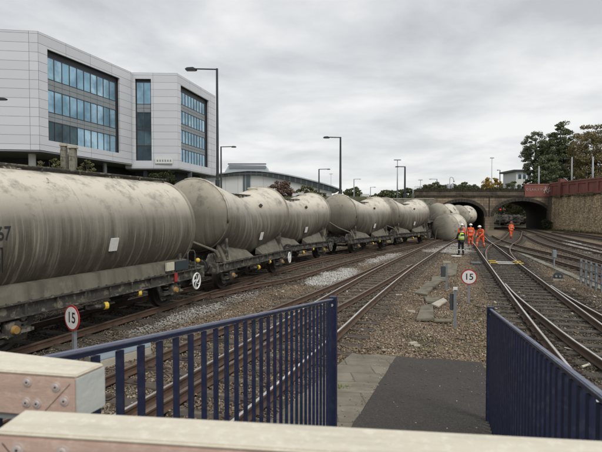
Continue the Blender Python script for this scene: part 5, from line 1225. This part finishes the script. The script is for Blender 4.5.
# ------------------------------------------------------------------ people
def skin_mesh(name, joints, bones, m, parent, root=0, sub=1):
    me = bpy.data.meshes.new(name); me.from_pydata([j[0] for j in joints], bones, []); o = bpy.data.objects.new(name, me); COL.objects.link(o)
    md = o.modifiers.new('s', 'SKIN'); md.use_smooth_shade = True
    for i, j in enumerate(joints):
        r = j[1]; v = me.skin_vertices[0].data[i]; v.radius = r if isinstance(r, tuple) else (r, r); v.use_root = (i == root)
    sb = o.modifiers.new('u', 'SUBSURF'); sb.levels = sub; sb.render_levels = sub
    dg = bpy.context.evaluated_depsgraph_get(); nm = bpy.data.meshes.new_from_object(o.evaluated_get(dg)); o.modifiers.clear(); o.data = nm; nm.name = name
    nm.materials.clear(); nm.materials.append(M[m]); o.parent = parent; return o
def person(label, px, py, face, pose, kit, scale=1.0):
    p = at(px, py); t_ = thing('person', label, 'person', p, R(face), 'people on the tracks'); t_.scale = (scale,)*3
    # local: facing -y ; x to the viewer's right when facing the camera
    P = dict(pel=(0, 0, .96), spi=(0, 0, 1.14), che=(0, 0, 1.34), nec=(0, 0, 1.49), he0=(0, -.01, 1.57), he1=(0, -.02, 1.66), he2=(0, -.01, 1.75),
             sl=(-.18, 0, 1.43), el=(-.25, .02, 1.15), wl=(-.25, -.10, .92), sr=(.18, 0, 1.43), er=(.25, .02, 1.15), wr=(.25, -.10, .92),
             hl=(-.10, 0, .91), kl=(-.12, -.03, .50), al=(-.13, .02, .10), tl=(-.14, -.14, .05), hr=(.10, 0, .91), kr=(.12, -.03, .50), ar=(.13, .02, .10), tr=(.14, -.14, .05))
    P.update(pose); P = {k: Vector(v) for k, v in P.items()}
    def S(keys, bones, radii, extra=None):
        j = [(tuple(P[k]), radii[i]) for i, k in enumerate(keys)]; return j, [(keys.index(a), keys.index(b)) for a, b in bones]
    keys = ['pel', 'spi', 'che', 'nec', 'he0', 'he1', 'he2', 'sl', 'el', 'wl', 'sr', 'er', 'wr', 'hl', 'kl', 'al', 'tl', 'hr', 'kr', 'ar', 'tr']
    bones = [('pel', 'spi'), ('spi', 'che'), ('che', 'nec'), ('nec', 'he0'), ('he0', 'he1'), ('he1', 'he2'), ('che', 'sl'), ('sl', 'el'), ('el', 'wl'), ('che', 'sr'), ('sr', 'er'), ('er', 'wr'), ('pel', 'hl'), ('hl', 'kl'), ('kl', 'al'), ('al', 'tl'), ('pel', 'hr'), ('hr', 'kr'), ('kr', 'ar'), ('ar', 'tr')]
    rad = [(.14, .11), (.13, .10), (.16, .11), .06, .058, (.088, .095), (.06, .07), .055, .042, .028, .055, .042, .028, .085, .055, .04, .035, .085, .055, .04, .035]
    j, b = S(keys, bones, rad)
    for sd_, w_, e_ in ((-1, 'wl', 'el'), (1, 'wr', 'er')):      # palm, four fingers and thumb
        d = (P[w_]-P[e_]).normalized(); s_ = Vector((1, 0, 0)); s_ = (s_-d*s_.dot(d)).normalized(); f = d.cross(s_)
        pi = len(j); j.append((tuple(P[w_]+d*.075), (.034, .018))); b.append((keys.index(w_), pi))
        for q_, ln in zip((-.03, -.01, .01, .03), (.06, .075, .08, .065)):
            a = P[w_]+d*.095+s_*q_; i0 = len(j); j.append((tuple(a), .010)); j.append((tuple(a+d*ln*.55-f*.008*sd_), .009)); j.append((tuple(a+d*ln-f*.022*sd_), .007)); b += [(pi, i0), (i0, i0+1), (i0+1, i0+2)]
        a = P[w_]+d*.045-s_*sd_*.03; i0 = len(j); j.append((tuple(a), .012)); j.append((tuple(a+d*.045-s_*sd_*.02), .010)); b += [(keys.index(w_), i0), (i0, i0+1)]
    body = skin_mesh('body', j, b, 'skin', t_)
    # nose, ears merged into the body mesh
    hc = P['he1']; bm = bmesh.new(); bm.from_mesh(body.data)
    for c, s_ in (((0, -.10, -.005), (.016, .022, .026)), ((-.088, 0, 0), (.012, .022, .034)), ((.088, 0, 0), (.012, .022, .034))):
        bmesh.ops.create_icosphere(bm, subdivisions=2, radius=1, matrix=Matrix.Translation(hc+Vector(c)) @ Matrix.Diagonal((*s_, 1)))
    bm.to_mesh(body.data); bm.free(); body.data.shade_smooth()
    for x in (-.032, .032): q = MB(); q.sphere((hc.x+x, hc.y-.084, hc.z+.022), .011, n=8, m=6); q.build('eye', 'letter', body)
    # clothes
    kj = ['che', 'spi', 'pel', 'nec', 'sl', 'el', 'wl', 'sr', 'er', 'wr']; P['nec'] = P['nec']+Vector((0, 0, -.02))
    j, b = S(kj, [('che', 'spi'), ('spi', 'pel'), ('che', 'nec'), ('che', 'sl'), ('sl', 'el'), ('el', 'wl'), ('che', 'sr'), ('sr', 'er'), ('er', 'wr')], [(.19, .135), (.175, .13), (.185, .14), .085, .082, .066, .052, .082, .066, .052]); jk = skin_mesh('jacket', j, b, kit['jacket'], t_)
    kt = ['pel', 'hl', 'kl', 'al', 'hr', 'kr', 'ar']; j, b = S(kt, [('pel', 'hl'), ('hl', 'kl'), ('kl', 'al'), ('pel', 'hr'), ('hr', 'kr'), ('kr', 'ar')], [(.165, .13), .112, .085, .07, .112, .085, .07]); tr_ = skin_mesh('trousers', j, b, kit['trousers'], t_)
    for a, t2 in (('al', 'tl'), ('ar', 'tr')): q = MB(); A_, T_ = P[a], P[t2]; q.tube([A_+(A_-T_)*.35+Vector((0, 0, -.055)), A_+Vector((0, 0, -.03)), T_+Vector((0, 0, -.005)), T_+(T_-A_)*.35+Vector((0, 0, -.015))], [.04, .058, .052, .03], 10); q.build('boot', 'boot', t_, smooth=True)
    for k, a, r in ((1, 'l', .09), (1, 'r', .09)):
        K, A_ = P['k'+a], P['a'+a]; c = K.lerp(A_, .35); q = MB(); d = (A_-K).normalized()*.025; q.tube([c-d, c+d], .088, 14, cap=False); q.build('reflective_band', 'silver', tr_, smooth=True)
    c = P['spi'].lerp(P['che'], .35)
    if kit.get('vest'):
        q = MB(); rr = []
        for z, w_, dp_ in ((P['pel'].z+.04, .20, .155), (P['spi'].z, .19, .15), (P['che'].z, .205, .15), (P['che'].z+.11, .17, .11)): rr.append([(w_*math.cos(2*math.pi*k/20), dp_*math.sin(2*math.pi*k/20), z) for k in range(20)])
        q.loft(rr, True); v = q.build('vest', 'vest', t_, smooth=True); q = MB(); z = P['spi'].z+.03; q.loft([[(.205*math.cos(2*math.pi*k/20), .165*math.sin(2*math.pi*k/20), zz_) for k in range(20)] for zz_ in (z-.04, z+.04)], False); q.build('reflective_band', 'silver', v)
        q = MB(); q.box(-.11, .11, .155, .163, 1.26, 1.38); q.build('back_panel', 'bluepl', v)
    else:
        q = MB(); q.loft([[(c.x+.187*math.cos(2*math.pi*k/20), c.y+.145*math.sin(2*math.pi*k/20), c.z+zz_) for k in range(20)] for zz_ in (-.03, .03)], False); q.build('reflective_band', 'silver', jk)
    hh = P['he1']+Vector((0, 0, .03))
    if kit.get('helmet'): q = MB(); q.sphere(hh, .118, .135, .115, n=20, m=8, zmin=0); q.loft([[(hh.x+s_*.122*math.cos(2*math.pi*k/20), hh.y+s_*.14*math.sin(2*math.pi*k/20)-(.02 if s_ > 1 else 0), hh.z+z) for k in range(20)] for s_, z in ((.95, .012), (1.13, -.004), (1.13, -.012), (.95, -.004))], False); q.build('helmet', kit['helmet'], t_, smooth=50)
    else: q = MB(); q.sphere(hh+Vector((0, .012, -.01)), .098, .108, .105, n=16, m=8, zmin=-.2); q.build('hair', 'hair', t_, smooth=True)
    return t_
OR = dict(jacket='hivis', trousers='hivis', helmet='helmet')
person('policeman in dark uniform and yellow vest with his back to the camera', 461, 255.3, 180+10, dict(el=(-.27, -.04, 1.17), wl=(-.12, -.22, 1.10), er=(.27, -.04, 1.17), wr=(.12, -.22, 1.08), al=(-.16, .02, .10), tl=(-.18, -.14, .05), ar=(.16, .02, .10), tr=(.18, -.14, .05)), dict(jacket='navycloth', trousers='navycloth', vest=True, helmet='bluepl'))
person('orange-suited worker mostly hidden behind the policeman', 461.5, 247.8, 12, dict(), OR, 1.06)
person('orange-suited worker standing upright with arms down, right of the policeman', 470.5, 246.6, -12, dict(wl=(-.24, -.12, .94), wr=(.2, -.18, .96)), OR, 1.04)
person('orange-suited worker leaning with one knee bent, between the tracks', 481, 248.3, -55, dict(pel=(0, .08, .93), spi=(0, .05, 1.10), che=(0, -.04, 1.28), nec=(0, -.12, 1.42), he0=(0, -.16, 1.49), he1=(0, -.20, 1.57), he2=(0, -.20, 1.66), sl=(-.18, -.06, 1.36), sr=(.18, -.06, 1.36), el=(-.24, -.12, 1.10), wl=(-.16, -.36, .94), er=(.24, -.10, 1.10), wr=(.17, -.34, .93), hl=(-.1, .08, .89), hr=(.1, .08, .89), kl=(-.13, -.30, .56), al=(-.14, -.34, .12), tl=(-.14, -.50, .07), kr=(.12, .08, .49), ar=(.13, .20, .10), tr=(.14, .05, .05)), OR, 1.04)
person('orange-suited worker with a red helmet walking alone by the right arch', 511, 238.6, 10, dict(kl=(-.12, -.14, .52), al=(-.12, -.08, .12), tl=(-.12, -.24, .08), kr=(.1, .06, .5), ar=(.1, .2, .12), tr=(.1, .07, .05), wl=(-.27, -.16, 1.0), wr=(.15, -.24, 1.1), er=(.27, -.02, 1.16)), dict(jacket='hivis', trousers='hivis', helmet='redhelmet'))
